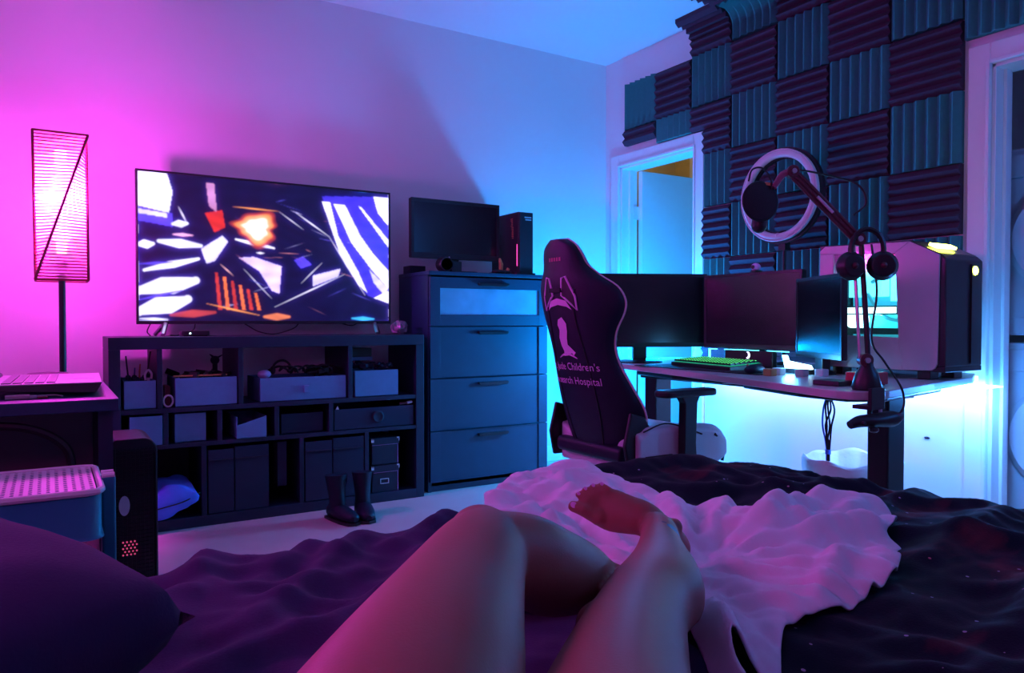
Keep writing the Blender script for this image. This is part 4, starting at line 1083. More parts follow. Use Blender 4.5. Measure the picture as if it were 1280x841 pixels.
for i, (x, y, m_, l) in enumerate(((2.52, 2.00, 'white_plastic', 'small white charger case right of the keyboard'), (2.60, 1.86, 'white_plastic', 'small pale cube near the right monitor foot'), (2.44, 1.98, 'tan', 'small orange lighter near the mouse'), (2.53, 1.90, 'laptop_silver', 'small silver gadget in front of the right monitor foot'))):
    t = MB().rbox((x - .02, y - .02, DZ + .0005 + (.004 if y > 2.02 else 0)), (x + .02, y + .02, DZ + .028), .006, 'Z').build('desk_gadget', m_, bevel=.003)
    tag(recenter(t, (x, y, DZ)), l, 'gadget', 'small things on the standing desk')

# ------------------------------------------------------------------ ring light behind the monitors
def ring_light():
    c = Vector((3.09, 2.45, 1.580))
    t = thing('ring_light', 'white ring light standing behind the desk monitors', 'ring light', (c.x + .02, c.y, DZ))
    def hoop(rad, r_, dx, n=48, sx=1.0):
        return MB().tube([c + Vector((dx, rad*math.cos(a), rad*math.sin(a))) for a in np.linspace(0, 2*math.pi, n, endpoint=False)], r_, n=12, closed=True)
    hoop(.206, .020, -.012).build('tube', 'white_plastic', t, smooth=True)
    b = MB(); n = 48
    for rad, dx in ((.182, 0), (.182, .022), (.238, .022), (.238, 0)):
        b.v += [c + Vector((dx, rad*math.cos(2*math.pi*k/n), rad*math.sin(2*math.pi*k/n))) for k in range(n)]
    b.f = [[l*n + k, l*n + (k+1) % n, ((l+1) % 4)*n + (k+1) % n, ((l+1) % 4)*n + k] for l in range(4) for k in range(n)]
    b.build('backing', 'black_plastic', t, smooth=True)
    MB().tube([c + Vector((-.025, .224*math.cos(a), .224*math.sin(a))) for a in np.linspace(0, 2*math.pi, 48, endpoint=False)], .004, n=6, closed=True).build('rim', 'white_metal', t, smooth=True)
    MB().cyl((c.x + .03, c.y, DZ + .012), (c.x + .03, c.y, c.z - .225), .009).box((c.x + .01, c.y - .02, c.z - .27), (c.x + .05, c.y + .02, c.z - .225)).build('stand', 'black_plastic', t, smooth=True)
    MB().lathe([(.048, 0), (.048, .010), (.012, .016)], (c.x + .03, c.y, DZ)).build('stand_foot', 'black_plastic', t, smooth=True)
    MB().ball(c + Vector((-.02, .0, -.198)), .014, 12).build('knob', 'white_plastic', t, smooth=True)
ring_light()
t = thing('status_light', 'small gadget with a green light above the right monitor', 'gadget', (3.22, 2.28, DZ))
MB().rbox((3.20, 2.26, DZ), (3.24, 2.30, 1.24), .006, 'Z').build('body', 'black_plastic', t)
MB().box((3.196, 2.268, 1.205), (3.1995, 2.288, 1.235)).build('green_light', 'em_green', t)

# ------------------------------------------------------------------ microphone boom arm at the desk corner
BX, BY = 2.190, 1.405
def boom():
    t = thing('microphone_boom', 'dark scissor microphone arm clamped to the near corner of the standing desk', 'microphone arm', (BX, BY, DZ))
    top = Vector((2.168, 1.427, 1.215)); end = Vector((1.985, 1.532, 1.425))
    MB().lathe([(.042, 0), (.046, .01), (.034, .05), (.020, .075), (.018, .09)], (BX, BY, DZ + .001)).build('clamp_base', 'black_plastic', t, smooth=True)
    cl = MB().box((BX - .06, BY - .055, DZ - .045), (BX + .01, BY - .043, DZ + .012))
    cl.cyl((BX - .015, BY - .02, DZ - .085), (BX - .015, BY - .02, DZ - .030), .008, n=10).box((BX - .06, BY - .055, DZ - .055), (BX + .01, BY + .01, DZ - .043))
    cl.build('clamp', 'dark_metal', t, bevel=.002)
    side = Vector((.85, -.53, 0)) * .013
    lo = MB()
    for s in (-1, 1): lo.tube([Vector((2.183, 1.408, .835)) + side*s*1.2, top + side*s], .0055, n=8)
    lo.build('lower_arm', 'steel', t, smooth=True)
    MB().tube([Vector((2.190, 1.400, .82)), Vector((2.176, 1.42, 1.21))], .008, n=8).build('spring', 'black_plastic', t, smooth=True)
    dirv = (end - top).normalized(); up = Vector((0, 0, 1)); nrm = dirv.cross(Vector((-.53, -.85, 0))).normalized()
    ua = MB()
    for s in (-1, 1): ua.tube([top + nrm*.012*s, end + nrm*.012*s], .0062, n=8)
    ua.tube([top, end], .007, n=8)
    ua.build('upper_arm', 'boom_metal', t, smooth=True)
    MB().tube([top + dirv*.12 - nrm*.003 + Vector((-.004, -.012, 0)), top + dirv*.19 - nrm*.003 + Vector((-.004, -.012, 0))], .0045, n=8).build('sticker', 'white_plastic', t, label='short pale sticker')
    for p, r_, m_ in ((top, .022, 'boom_metal'), (end, .020, 'boom_metal'), (Vector((2.183, 1.408, .835)), .022, 'boom_metal')):
        d = Vector((.53, .85, 0)) * .016
        MB().cyl(p - d, p + d, r_, r_*.9, n=20).build('joint', m_, t, smooth=True, bevel=.002)
        MB().cyl(p - d*1.5, p - d, r_*.4, n=12).build('screw', 'steel', t, smooth=True)
    MB().tube([end, end + Vector((-.03, .012, -.01)), end + Vector((-.055, .025, -.05))], [.012, .011, .009], n=10, smooth=3).build('mount', 'logo_dim', t, smooth=True)
    # cable
    MB().tube([end + Vector((0, 0, .01)), Vector((2.07, 1.50, 1.425)), Vector((2.165, 1.43, 1.39)), Vector((2.185, 1.41, 1.33)), Vector((2.15, 1.43, 1.29))], .0032, n=6, smooth=6).build('cable', 'black_plastic', t, smooth=True)
    MB().tube([Vector((2.20, 1.40, 1.20)), Vector((2.215, 1.39, 1.05)), Vector((2.205, 1.40, .90)), Vector((2.235, 1.375, .83)), Vector((2.265, 1.335, .745)), Vector((2.26, 1.33, .68)), Vector((2.21, 1.35, .65))], .0035, n=6, smooth=6).build('cable', 'black_plastic', t, smooth=True)
    return end
E_ = boom()
# microphone and pop filter
t = thing('microphone', 'dark microphone with a round black pop filter hanging from the arm', 'microphone', (1.905, 1.60, 1.30))
MB().cyl((1.925, 1.585, 1.385), (1.915, 1.60, 1.26), .022, .024, n=20).ball((1.915, 1.60, 1.26), .024, 16).build('body', 'black_plastic', t, smooth=True)
MB().cyl((1.926, 1.584, 1.392), (1.925, 1.585, 1.383), .0235, n=20).build('band', 'tan', t, smooth=True)
pn = Vector((.30, .93, .0)).normalized(); pc = Vector((1.893, 1.575, 1.332))
Mp = frame_m(pc, (pn.y, -pn.x, 0), (0, 0, 1))
pf = MB().lathe([(.0001, .006), (.040, .005), (.058, .001), (.061, -.004), (.058, -.007), (.0001, -.007)], (0, 0, 0), 'Z', 40).xf(Mp)
pf.build('pop_filter', 'black_fabric', t, smooth=True)
MB().tube([Mp @ Vector((.061*math.cos(a), .061*math.sin(a), -.003)) for a in np.linspace(0, 2*math.pi, 40, endpoint=False)], .003, n=6, closed=True).build('filter_rim', 'black_plastic', t, smooth=True)
MB().tube([Vector((1.865, 1.60, 1.395)), Vector((1.87, 1.59, 1.43)), Vector((1.90, 1.575, 1.435)), Vector((1.92, 1.56, 1.40)), Vector((1.925, 1.56, 1.37))], .003, n=6, smooth=6).build('gooseneck', 'black_plastic', t, smooth=True)
# headphones hung on the arm's elbow
t = thing('headphones', 'black headphones hung over the elbow of the microphone arm', 'headphones', (2.165, 1.40, 1.20))
h0 = Vector((2.135, 1.425, 1.13)); h1 = Vector((2.205, 1.365, 1.13)); mid = (h0 + h1) / 2
hv = (h1 - h0) / 2
pts = [mid + hv*1.05*math.cos(a) + Vector((0, 0, .052 + .062*math.sin(a))) for a in np.linspace(math.pi, 0, 12)]
MB().tube([h0 + Vector((0, 0, .02))] + pts + [h1 + Vector((0, 0, .02))], .0085, n=8).build('headband', 'black_plastic', t, smooth=True)
for p, s in ((h0, -1), (h1, 1)):
    d = Vector((.45, .89, 0)) * .022 if s < 0 else Vector((.75, .66, 0)) * .022
    MB().cyl(p - d, p + d*.2, .034, .047, n=24).cyl(p + d*.2, p + d, .047, .040, n=24).build('ear_cup', 'black_plastic', t, smooth=True, bevel=.003)
    MB().ball(p - d*1.05, .010, 10).build('badge', 'boom_metal', t, smooth=True)
# red audio box and black gadget
t = thing('audio_interface', 'small red audio box with a green light beside the arm base', 'audio interface', (2.36, 1.50, DZ))
MB().rbox((2.30, 1.47, DZ + .004), (2.42, 1.56, DZ + .045), .012, 'Z').build('case', 'red_metal', t, bevel=.003)
MB().cyl((2.325, 1.469, DZ + .025), (2.325, 1.460, DZ + .025), .008).build('knob', 'em_green', t)
MB().box((2.31, 1.48, DZ), (2.41, 1.55, DZ + .004)).build('foot', 'black_plastic', t)
t = MB().box((2.215, 1.52, DZ + .001), (2.31, 1.62, DZ + .018)).build('hard_drive', 'black_plastic', bevel=.003)
tag(recenter(t, (2.26, 1.57, DZ)), 'flat black drive behind the arm base', 'hard drive')
t = thing('game_controller', 'black controller hanging from a clip under the desk corner', 'controller', (2.17, 1.37, .62))
MB().loft([((2.075, 1.385, .640), .012, .014, (0, 0, 1)), ((2.11, 1.375, .650), .018, .022, (0, 0, 1)), ((2.16, 1.36, .652), .020, .030, (0, 0, 1)), ((2.22, 1.34, .655), .024, .026, (0, 0, 1)), ((2.255, 1.33, .66), .010, .012, (0, 0, 1))]).build('shell', 'black_plastic', t, smooth=True)
MB().ball((2.135, 1.345, .626), .014, 10, (1.3, 1, .7)).build('stick', 'dark_metal', t, smooth=True)
MB().ball((2.09, 1.35, .648), .008, 8).build('stick', 'dark_metal', t, smooth=True)
MB().box((2.185, 1.355, .668), (2.195, 1.362, .714)).build('clip', 'steel', t)

# ------------------------------------------------------------------ big tower with a lit window
def tower():
    x0, x1, y0, y1, z0, z1 = 2.755, 3.02, 1.468, 1.985, DZ, 1.272
    t = thing('computer_tower', 'large white and black computer tower with a lit side window', 'computer', ((x0+x1)/2, (y0+y1)/2, DZ))
    # outer case profile (y, z): chamfered front top
    wy0, wy1, wz0, wz1 = 1.628, 1.90, .895, 1.218
    prof = [(y0, .782), (y0, 1.185), (y0 + .02, 1.205), (1.60, 1.262), (y1, z1), (y1, .782)]
    th = .008
    # shell parts around the cavity
    MB().prism([(y0, .770), (y1, .770), (y1, .790), (y0, .790)], x0 + th, x1, 'X').build('bottom_panel', 'pc_black', t, bevel=.003)
    MB().prism([(y0, .790), (y0 + .06, .790), (y0 + .06, 1.20), (y0 + .02, 1.205), (y0, 1.185)], x0 + th, x1, 'X').build('front_panel', 'pc_black', t, bevel=.005)
    MB().prism([(y0 + .021, 1.206), (1.60, 1.262), (y1, z1), (y1, z1 - .02), (1.61, 1.235), (y0 + .06, 1.20)], x0 + .002, x1, 'X').build('top_panel', 'pc_black', t, bevel=.002)
    MB().prism([(y0 + .06, .790), (y1, .790), (y1, z1 - .02), (1.61, 1.235), (y0 + .06, 1.20)], x1 - .01, x1, 'X').build('far_side', 'pc_black', t)
    MB().prism([(y1 - .01, .790), (y1, .790), (y1, z1 - .02), (y1 - .01, z1 - .02)], x0 + th, x1 - .01, 'X').build('rear_panel', 'pc_black', t)
    # white side panel: four boards round the window
    rl = lambda cy, cz, r_, a0, n=6: [(cy + r_*math.cos(R(a0 + 90*k/n)), cz + r_*math.sin(R(a0 + 90*k/n))) for k in range(n + 1)]
    outer_bl = rl(y0 + .055, .790 + .03 - .02, .03, 180)      # near bottom corner
    s1 = outer_bl[::-1] if False else outer_bl
    # near board (front of the window)
    MB().prism([(y0 + .025, .80)] + [(y0 + .032, .785), (y0 + .045, .776)] + [(wy0 - .005, .772), (wy0 + .012, wz0), (wy0 + .030, wz1), (1.60, 1.258), (y0 + .02, 1.200)], x0, x0 + th, 'X').build('side_panel', 'pc_white', t, bevel=.002, label='white side panel in front of the window')
    MB().prism([(wy0 - .005, .772), (y1 - .02, .772), (y1, .79), (y1, wz0 + .01), (wy0 + .012, wz0)], x0, x0 + th, 'X').build('side_panel', 'pc_white', t, bevel=.002)
    MB().prism([(wy0 + .030, wz1), (wy1 + .02, wz1 + .015), (y1, wz1 + .02), (y1, 1.25), (y1 - .025, z1 - .004), (1.60, 1.258)], x0, x0 + th, 'X').build('side_panel', 'pc_white', t, bevel=.002)
    MB().prism([(wy1 + .02, wz0 + .006), (y1, wz0 + .01), (y1, wz1 + .02), (wy1 + .02, wz1 + .015)], x0, x0 + th, 'X').build('side_panel', 'pc_white', t, bevel=.002)
    MB().prism([(wy0 + .012, wz0), (wy1 + .02, wz0 + .006), (wy1 + .02, wz1 + .015), (wy0 + .030, wz1)], x0 + .002, x0 + .004, 'X').build('window_pane', 'thin_glass', t, label='clear side window')
    for fy in (y0 + .06, y1 - .10):
        for fx in (x0 + .05, x1 - .05): MB().box((fx - .03, fy, z0), (fx + .03, fy + .05, .772)).build('foot', 'pc_black', t, bevel=.003)
    # round power mark on the front
    n = 24; pc_ = (2.963, y0 - .001, 1.148)
    MB().tube([(pc_[0] + .013*math.cos(a), pc_[1], pc_[2] + .013*math.sin(a)) for a in np.linspace(0, 2*math.pi, n, endpoint=False)], .0042, n=6, closed=True).tube([(pc_[0], pc_[1], pc_[2] + .004), (pc_[0], pc_[1], pc_[2] - .006)], .002, n=6).build('power_mark', 'em_yellow', t, label='round lit power mark')
    MB().box((x1 - .09, y0 - .006, .80), (x1 - .086, y0, 1.17)).build('front_seam', 'black_plastic', t)
    # yellow light bar on the sloping top edge
    A = Matrix.Translation((2.868, 1.535, 1.2385)) @ Matrix.Rotation(math.atan2(.057, .112), 4, 'X')
    MB().rbox((-.085, -.020, -.003), (.060, .012, .007), .006, 'Z').xf(A).build('light_bar', 'em_yellow', t, smooth=True, label='glowing yellow light bar')
    # insides
    xi = x1 - .06
    MB().box((xi, 1.55, .81), (xi + .01, 1.965, 1.22)).build('motherboard', 'tube_cyan', t)
    gp = MB().box((xi - .12, 1.66, .985), (xi, 1.97, 1.02)).build('graphics_card', 'pc_black', t, bevel=.003)
    MB().box((xi - .124, 1.70, .990), (xi - .120, 1.95, 1.014)).build('light_edge', 'em_white', gp)
    MB().box((xi - .13, 1.60, .905), (xi, 1.97, .93)).build('power_shroud', 'pc_black', t)
    for k in range(6):
        f = MB().box((xi - .045, 1.695 + k*.014, 1.04), (xi, 1.700 + k*.014, 1.16)).build('memory_stick', 'em_cyan', t)
    MB().box((xi - .06, 1.80, 1.06), (xi, 1.90, 1.16)).build('cpu_block', 'em_cyan', t, bevel=.004)
    MB().box((xi - .03, 1.92, 1.06), (xi, 1.965, 1.19)).build('rear_light', 'em_cyan', t)
    for (a, b, c) in (((1.66, 1.19), (1.75, 1.15), (1.84, 1.12)), ((1.95, 1.19), (1.80, 1.185), (1.66, 1.155)), ((1.67, .96), (1.76, .975), (1.86, 1.07))):
        MB().tube([(xi - .08, a[0], a[1]), (xi - .095, b[0], b[1]), (xi - .06, c[0], c[1])], .008, n=8, smooth=6).build('coolant_tube', 'tube_cyan', t, smooth=True)
    MB().cyl((xi - .09, 1.91, .965), (xi - .02, 1.91, .965), .035, n=20).build('pump', 'em_white', t)
    MB().box((xi - .09, 1.64, 1.175), (xi, 1.80, 1.225)).build('radiator', 'em_pink', t, label='pink lit block at the top')
    point_light('tower_inner_light', (xi - .10, 1.80, .99), (.1, .8, 1.0), 6.0, .02)
    point_light('tower_pink_light', (xi - .12, 1.72, 1.16), (1.0, .05, .35), .25, .02)
tower()

# cables under the desk, waste basket
t = thing('cable_bundle', 'bundle of dark cables hanging under the standing desk', 'cable', (2.90, 2.04, .40))
for k in range(5):
    MB().tube([(2.90, 2.07 + (k-2)*.03, DZ - .05), (2.90, 2.045 + (k-2)*.004, .645), (2.90, 2.04 + [-.030, .002, -.012, .014, .024][k], .575), (2.90, 2.042 + [-.018, -.010, .012, .004, .026][k], .50), (2.90, 2.04 + [-.010, .004, -.002, .010, .012][k], .43), (2.90, 2.04 + (k-2)*.003, .385), (2.90, 2.04 + (k-2)*.003, .345)], .0042, n=6, smooth=5).build('strand', 'blue_pillow' if k == 4 else 'dark_metal', t, smooth=True)
for z in (.645, .385): MB().cyl((2.90, 2.04, z - .01), (2.90, 2.04, z + .01), .012, n=10).build('cable_tie', 'blue_pillow', t)
def basket():
    cx, cy = 3.10, 2.06
    t = thing('waste_basket', 'round waste basket with a white bag liner under the standing desk', 'waste basket', (cx, cy, 0))
    MB().lathe([(.12, 0), (.19, .29), (.186, .29), (.116, .01)], (cx, cy, 0), 'Z', 32).build('bin', 'black_plastic', t, smooth=True)
    b = MB(); n = 60; rows = [(.178, .14), (.196, .22), (.212, .29), (.214, .325), (.204, .338), (.19, .325), (.165, .22), (.14, .12), (.02, .05)]
    for i, (r_, z) in enumerate(rows):
        for k in range(n):
            a = 2*math.pi*k/n; w_ = 1 + .012*math.sin(a*9 + i) + .008*math.sin(a*17)
            b.v.append(Vector((cx + r_*w_*math.cos(a), cy + r_*w_*math.sin(a), z + .008*math.sin(a*7 + i) + .006*math.sin(a*3))))
    b.f = [[i*n + k, i*n + (k+1) % n, (i+1)*n + (k+1) % n, (i+1)*n + k] for i in range(len(rows)-1) for k in range(n)]
    b.build('bag_liner', 'liner', t, smooth=True)
basket()
t = MB().ball((XB - .002, 1.883, .426), .010, 10, (.3, 1.4, .6)).build('wall_scuff', 'dark_card', smooth=True)
t['kind'] = 'structure'; t.name = 'trim_4'

# ================================================================== GAMING CHAIR
def gaming_chair():
    ox, oy = 2.10, 2.33
    t = thing('gaming_chair', 'black and white gaming chair seen from behind at the standing desk', 'chair', (ox, oy, 0), R(0))
    M = WM[t]
    # backrest: lofted shell, local x forward, y left, z up
    zb, zt = .44, 1.268
    def spine(s):                                   # s 0 (bottom) .. 1 (top)
        return Vector((-.235 - .20 * s - .02 * math.sin(s*math.pi), 0, zb + (zt - zb) * s))
    prof = [(0, .190), (.06, .205), (.13, .228), (.22, .238), (.32, .215), (.42, .188), (.50, .180), (.58, .196), (.66, .232), (.72, .242), (.78, .222), (.83, .168), (.88, .125), (.93, .110), (.97, .088), (1.0, .045)]
    P_ = catmull(prof, 4)
    rows = []; n = 28
    b = MB()
    for s, hw in P_:
        s = min(max(s, 0), 1.0); c = spine(s)
        thick = .052 if s < .8 else .052 - .02*(s - .8)/.2
        for k in range(n):
            a = 2*math.pi*k/n
            ca, sa = math.cos(a), math.sin(a)
            y = hw * (abs(ca)**.75) * (1 if ca > 0 else -1)
            x = thick * (abs(sa)**.7) * (1 if sa > 0 else -1)
            wing = .085 * (abs(y)/.26)**2.2 * (1 if s < .86 else max(0, 1 - (s - .86)/.1))
            b.v.append(c + Vector((x + wing, y, 0)))
    N = len(P_)
    b.f = [[i*n + k, i*n + (k+1) % n, (i+1)*n + (k+1) % n, (i+1)*n + k] for i in range(N-1) for k in range(n)] + [list(range(n))[::-1], list(range((N-1)*n, N*n))]
    back = b.xf(M).build('backrest', 'chair_black', t, smooth=True)
    # pale piping round the outline
    pl = []
    for s, hw in P_:
        s = min(max(s, 0), 1.0)
        wing = .085 * (hw/.26)**2.2 * (1 if s < .86 else max(0, 1 - (s - .86)/.1))
        pl.append((spine(s), hw, wing))
    loop = [c + Vector((w_ + .004, -hw - .001, 0)) for c, hw, w_ in pl] + [c + Vector((w_ + .004, hw + .001, 0)) for c, hw, w_ in pl[::-1]]
    MB().tube(loop, .0042, n=6).xf(M).build('piping', 'piping', back, smooth=True, label='pale piping round the backrest')
    # second seam line in the middle panel of the back, and the two belt openings
    def on_back(y, z, off=.0):
        s = (z - zb)/(zt - zb); c = spine(s)
        hw = float(np.interp(s, [p[0] for p in prof], [p[1] for p in prof]))
        ca = min(1, abs(y)/hw)**(1/.75); sa = math.sqrt(max(0, 1 - ca*ca))**.7
        thick = .052 if s < .8 else .052 - .02*(s - .8)/.2
        wing = .085 * (abs(y)/.26)**2.2 * (1 if s < .86 else max(0, 1 - (s - .86)/.1))
        return Vector((c.x - thick*sa + wing - off, y, z))
    for sg in (-1, 1):
        MB().tube([on_back(sg*y, z, .0005) for y, z in ((.085, .48), (.105, .62), (.10, .80), (.082, .95), (.085, 1.03), (.10, 1.08))], .0032, n=6, smooth=5).xf(M).build('seam', 'black_plastic', back, smooth=True)
        lp = [on_back(sg*y, z, .001) for y, z in ((.028, 1.055), (.040, 1.12), (.060, 1.125), (.098, 1.05), (.098, 1.00), (.075, 1.022), (.045, 1.045))]
        op = [on_back(sg*y, z, .003) for y, z in ((.028, 1.055), (.040, 1.12), (.060, 1.125), (.098, 1.05), (.098, 1.00), (.075, 1.022), (.045, 1.045))]
        MB().add(op, [list(range(7))]).xf(M).build('belt_opening', 'black_plastic', back)
        MB().tube(lp, .0048, n=6, closed=True).xf(M).build('opening_rim', 'logo_pink', back, smooth=True, label='pink rim of the belt opening')
    MB().box((-.02, -.035, -.008), (.0, .035, .008)).xf(M @ Matrix.Translation(on_back(0, 1.075, -.01))).build('headrest_strap', 'black_fabric', back)
    pad = [on_back(y, z, .004) for y, z in ((-.075, 1.00), (-.05, 1.035), (0, 1.045), (.05, 1.035), (.075, 1.00), (.05, 1.012), (0, 1.02), (-.05, 1.012))]
    MB().add(pad, [(0, 1, 7), (1, 2, 6, 7), (2, 3, 5, 6), (3, 4, 5)]).xf(M).build('trim_patch', 'logo_pink', back, label='pink crescent trim under the openings')
    # printed logo: child silhouette and lettering on the back
    sil = [(-.006, .985), (.014, .975), (.020, .955), (.014, .935), (.022, .905), (.018, .875), (.010, .855), (.014, .835), (-.006, .838), (-.024, .848), (-.030, .838), (-.040, .850), (-.024, .868), (-.012, .880), (-.014, .905), (-.020, .930), (-.022, .960)]
    sil = [(y * -1.35, z - .012) for y, z in sil]
    v = [on_back(-y, z, .0022) for y, z in sil]
    ctr = [on_back(0.0, z, .0024) for y, z in sil]
    MB().add(v, [list(range(len(v)))]).xf(M).build('logo_figure', 'logo_pink', back, label='pink printed figure of a child')
    arc = [(y, .812 + .020*math.cos(y/.055*1.4)) for y in np.linspace(-.055, .055, 9)]
    MB().tube([on_back(-y, z, .001) for y, z in arc], [.0015, .003, .004, .0045, .005, .0045, .004, .003, .0015], n=5).xf(M).build('logo_arc', 'logo_pink', back)
    p0 = on_back(0, .77, .004); p1 = on_back(0, .68, .004)
    updir = (p0 - p1).normalized()
    for i, (s_, z) in enumerate((("St. Jude Children's", .770), ('Research Hospital', .715))):
        FM = M @ frame_m(on_back(0, z, .0035), (0, -1, 0), updir)
        o = text_mesh('lettering', s_, .042, FM, 'logo_pink', t, label='pink printed lettering on the back', sx=.93)
        # wrap the print onto the curved back
        inv = M.inverted(); W_ = WM[t]
        for vv in o.data.vertices:
            q = inv @ (W_ @ vv.co); q2 = on_back(q.y, q.z, .0018); vv.co = W_.inverted() @ (M @ q2)
    q = MB()
    for k in range(5): q.add([on_back(.036 - k*.016 + a, 1.185 + b, .0012) for a, b in ((0, 0), (-.011, 0), (-.011, .014), (0, .014))], [(0, 1, 2, 3)])
    q.xf(M).build('head_mark', 'logo_dim', back, kind='stuff', label='dim red print on the head of the backrest')
    # lower back bracket and recliner cover
    MB().rbox((-.31, -.20, .425), (-.20, .20, .485), .02, 'Y').xf(M).build('lower_cover', 'chair_black', t, smooth=True, bevel=.008)
    MB().prism([(-.30, .40), (-.10, .40), (-.06, .45), (-.16, .50), (-.22, .60), (-.29, .62), (-.32, .50)], -.245, -.228, 'Y').xf(M).build('recliner_bracket', 'dark_metal', t, bevel=.006)
    MB().prism([(-.30, .40), (-.10, .40), (-.06, .45), (-.16, .50), (-.22, .60), (-.29, .62), (-.32, .50)], .228, .245, 'Y').xf(M).build('recliner_bracket', 'dark_metal', t, bevel=.006)
    # seat cushion
    b = MB(); nu, nv = 20, 18; xs = np.linspace(-.22, .26, nu + 1); ys = np.linspace(-.265, .225, nv + 1)
    def topz(x, y):
        bol = .055 * max(0, (abs(y) - .17)/.095)**1.0 * (1 - max(0, (x + .02)/.31)**2 * .9)
        z = .530 + bol - .06*max(0, (x - .17)/.12)**2
        if abs(y) > .24: z -= .035*((abs(y) - .24)/.025)**2
        if x < -.18: z -= .02
        return z
    for sgn in (1, -1):
        for x in xs:
            for y in ys:
                k = 1
                z = topz(x, y) if sgn > 0 else (.385 + .04*max(0, (x - .15)/.14)**2 + (.02 if abs(y) > .24 else 0))
                yy = y * (1 - .10*max(0, (x - .18)/.11)**2)
                b.v.append(Vector((x, yy, z)))
    q = (nu+1)*(nv+1); I = lambda s, i, j: s*q + i*(nv+1) + j
    for s in (0, 1):
        b.f += [[I(s,i,j), I(s,i+1,j), I(s,i+1,j+1), I(s,i,j+1)] for i in range(nu) for j in range(nv)]
    for i in range(nu): b.f += [[I(0,i,0), I(0,i+1,0), I(1,i+1,0), I(1,i,0)], [I(0,i,nv), I(0,i+1,nv), I(1,i+1,nv), I(1,i,nv)]]
    for j in range(nv): b.f += [[I(0,0,j), I(0,0,j+1), I(1,0,j+1), I(1,0,j)], [I(0,nu,j), I(0,nu,j+1), I(1,nu,j+1), I(1,nu,j)]]
    SM = M @ Matrix.Translation((-.05, 0, 0))
    seat = b.xf(SM).build('seat', 'chair_white', t, smooth=True, bevel=.02, seg=4)
    MB().tube([(.17, -.265, .515), (.232, -.245, .475), (.268, -.225, .44), (.258, -.225, .395)], .006, n=6, smooth=5).tube([(-.20, -.266, .55), (-.10, -.268, .575), (0, -.266, .555), (.10, -.266, .52)], .003, n=6, smooth=5).xf(SM).build('piping', 'black_fabric', seat, smooth=True)
    MB().box((-.19, -.272, .428), (-.06, -.266, .458)).xf(SM).build('strap', 'black_fabric', seat, label='black side strap')
    # armrests
    for sg in (-1, 1):
        ar = MB().rbox((-.15, sg*.29 - .042, .675), (.13, sg*.29 + .042, .702), .035, 'Z').xf(SM).build('armrest', 'black_plastic', t, smooth=True, bevel=.008)
        po = MB().prism([(-.035, .40), (.035, .40), (.028, .50), (.035, .65), (.05, .677), (-.05, .677), (-.03, .65)], sg*.29 - .018, sg*.29 + .018, 'Y')
        po.xf(SM).build('post', 'black_plastic', ar, bevel=.004)
        MB().box((-.06, min(sg*.14, sg*.31), .372), (.05, max(sg*.14, sg*.31), .402)).xf(SM).build('bracket', 'dark_metal', ar, bevel=.004)
    # mechanism, gas lift, base
    MB().rbox((-.14, -.10, .325), (.12, .10, .384), .02, 'Z').xf(M).build('mechanism', 'dark_metal', t, bevel=.006)
    MB().tube([(-.02, -.08, .35), (-.02, -.22, .34), (-.04, -.27, .345)], .007, n=8, smooth=4).xf(M).build('lever', 'dark_metal', t, smooth=True)
    MB().cyl((0, 0, .10), (0, 0, .33), .028).xf(M).build('gas_lift', 'black_plastic', t, smooth=True)
    for k in range(5):
        a = R(72*k + 20); d = Vector((math.cos(a), math.sin(a), 0))
        lg = MB().tube([Vector((0, 0, .125)), d*.30 + Vector((0, 0, .075))], [.034, .018], n=10).xf(M).build('base_leg', 'dark_metal', t, smooth=True)
        MB().cyl(d*.30 + Vector((-d.y*.025, d.x*.025, .028)), d*.30 + Vector((d.y*.025, -d.x*.025, .028)), .028, n=16).cyl(d*.30 + Vector((0, 0, .03)), d*.30 + Vector((0, 0, .08)), .008, n=8).xf(M).build('castor', 'black_plastic', lg, smooth=True)
gaming_chair()

# ================================================================== BED AND BEDDING
t = thing('bed', 'wide bed in the foreground under dark bedding', 'bed', (.75, .5, 0))
MB().box((-.42, -.95, .16), (1.93, 1.42, .40)).build('mattress', 'mattress', t, bevel=.03, seg=3)
MB().box((-.42, -.95, .05), (1.93, 1.42, .155)).build('bed_base', 'black_fabric', t, bevel=.01)
for x in (-.35, 1.86):
    for y in (-.88, 1.35): MB().cyl((x, y, 0), (x, y, .05), .03).build('leg', 'black_plastic', t)

OUT = [(-.62, 1.60), (-.2, 1.64), (.05, 1.63), (.35, 1.60), (.65, 1.60), (.85, 1.60), (1.02, 1.72), (1.20, 1.86), (1.40, 1.92), (1.60, 1.90), (1.80, 1.82), (1.97, 1.66), (2.06, 1.45), (2.10, 1.2), (2.13, .92), (2.15, .3), (2.15, -1.05), (-.62, -1.05)]
def poly_sd(x, y, poly):
    """signed distance, positive inside"""
    d = 1e9; ins = False; n = len(poly)
    for i in range(n):
        ax, ay = poly[i]; bx, by = poly[(i+1) % n]
        ex, ey = bx - ax, by - ay; t_ = max(0, min(1, ((x-ax)*ex + (y-ay)*ey)/(ex*ex + ey*ey)))
        dd = (x-ax-t_*ex)**2 + (y-ay-t_*ey)**2
        if dd < d: d = dd
        if (ay > y) != (by > y) and x < (bx-ax)*(y-ay)/(by-ay) + ax: ins = not ins
    return math.sqrt(d) * (1 if ins else -1)
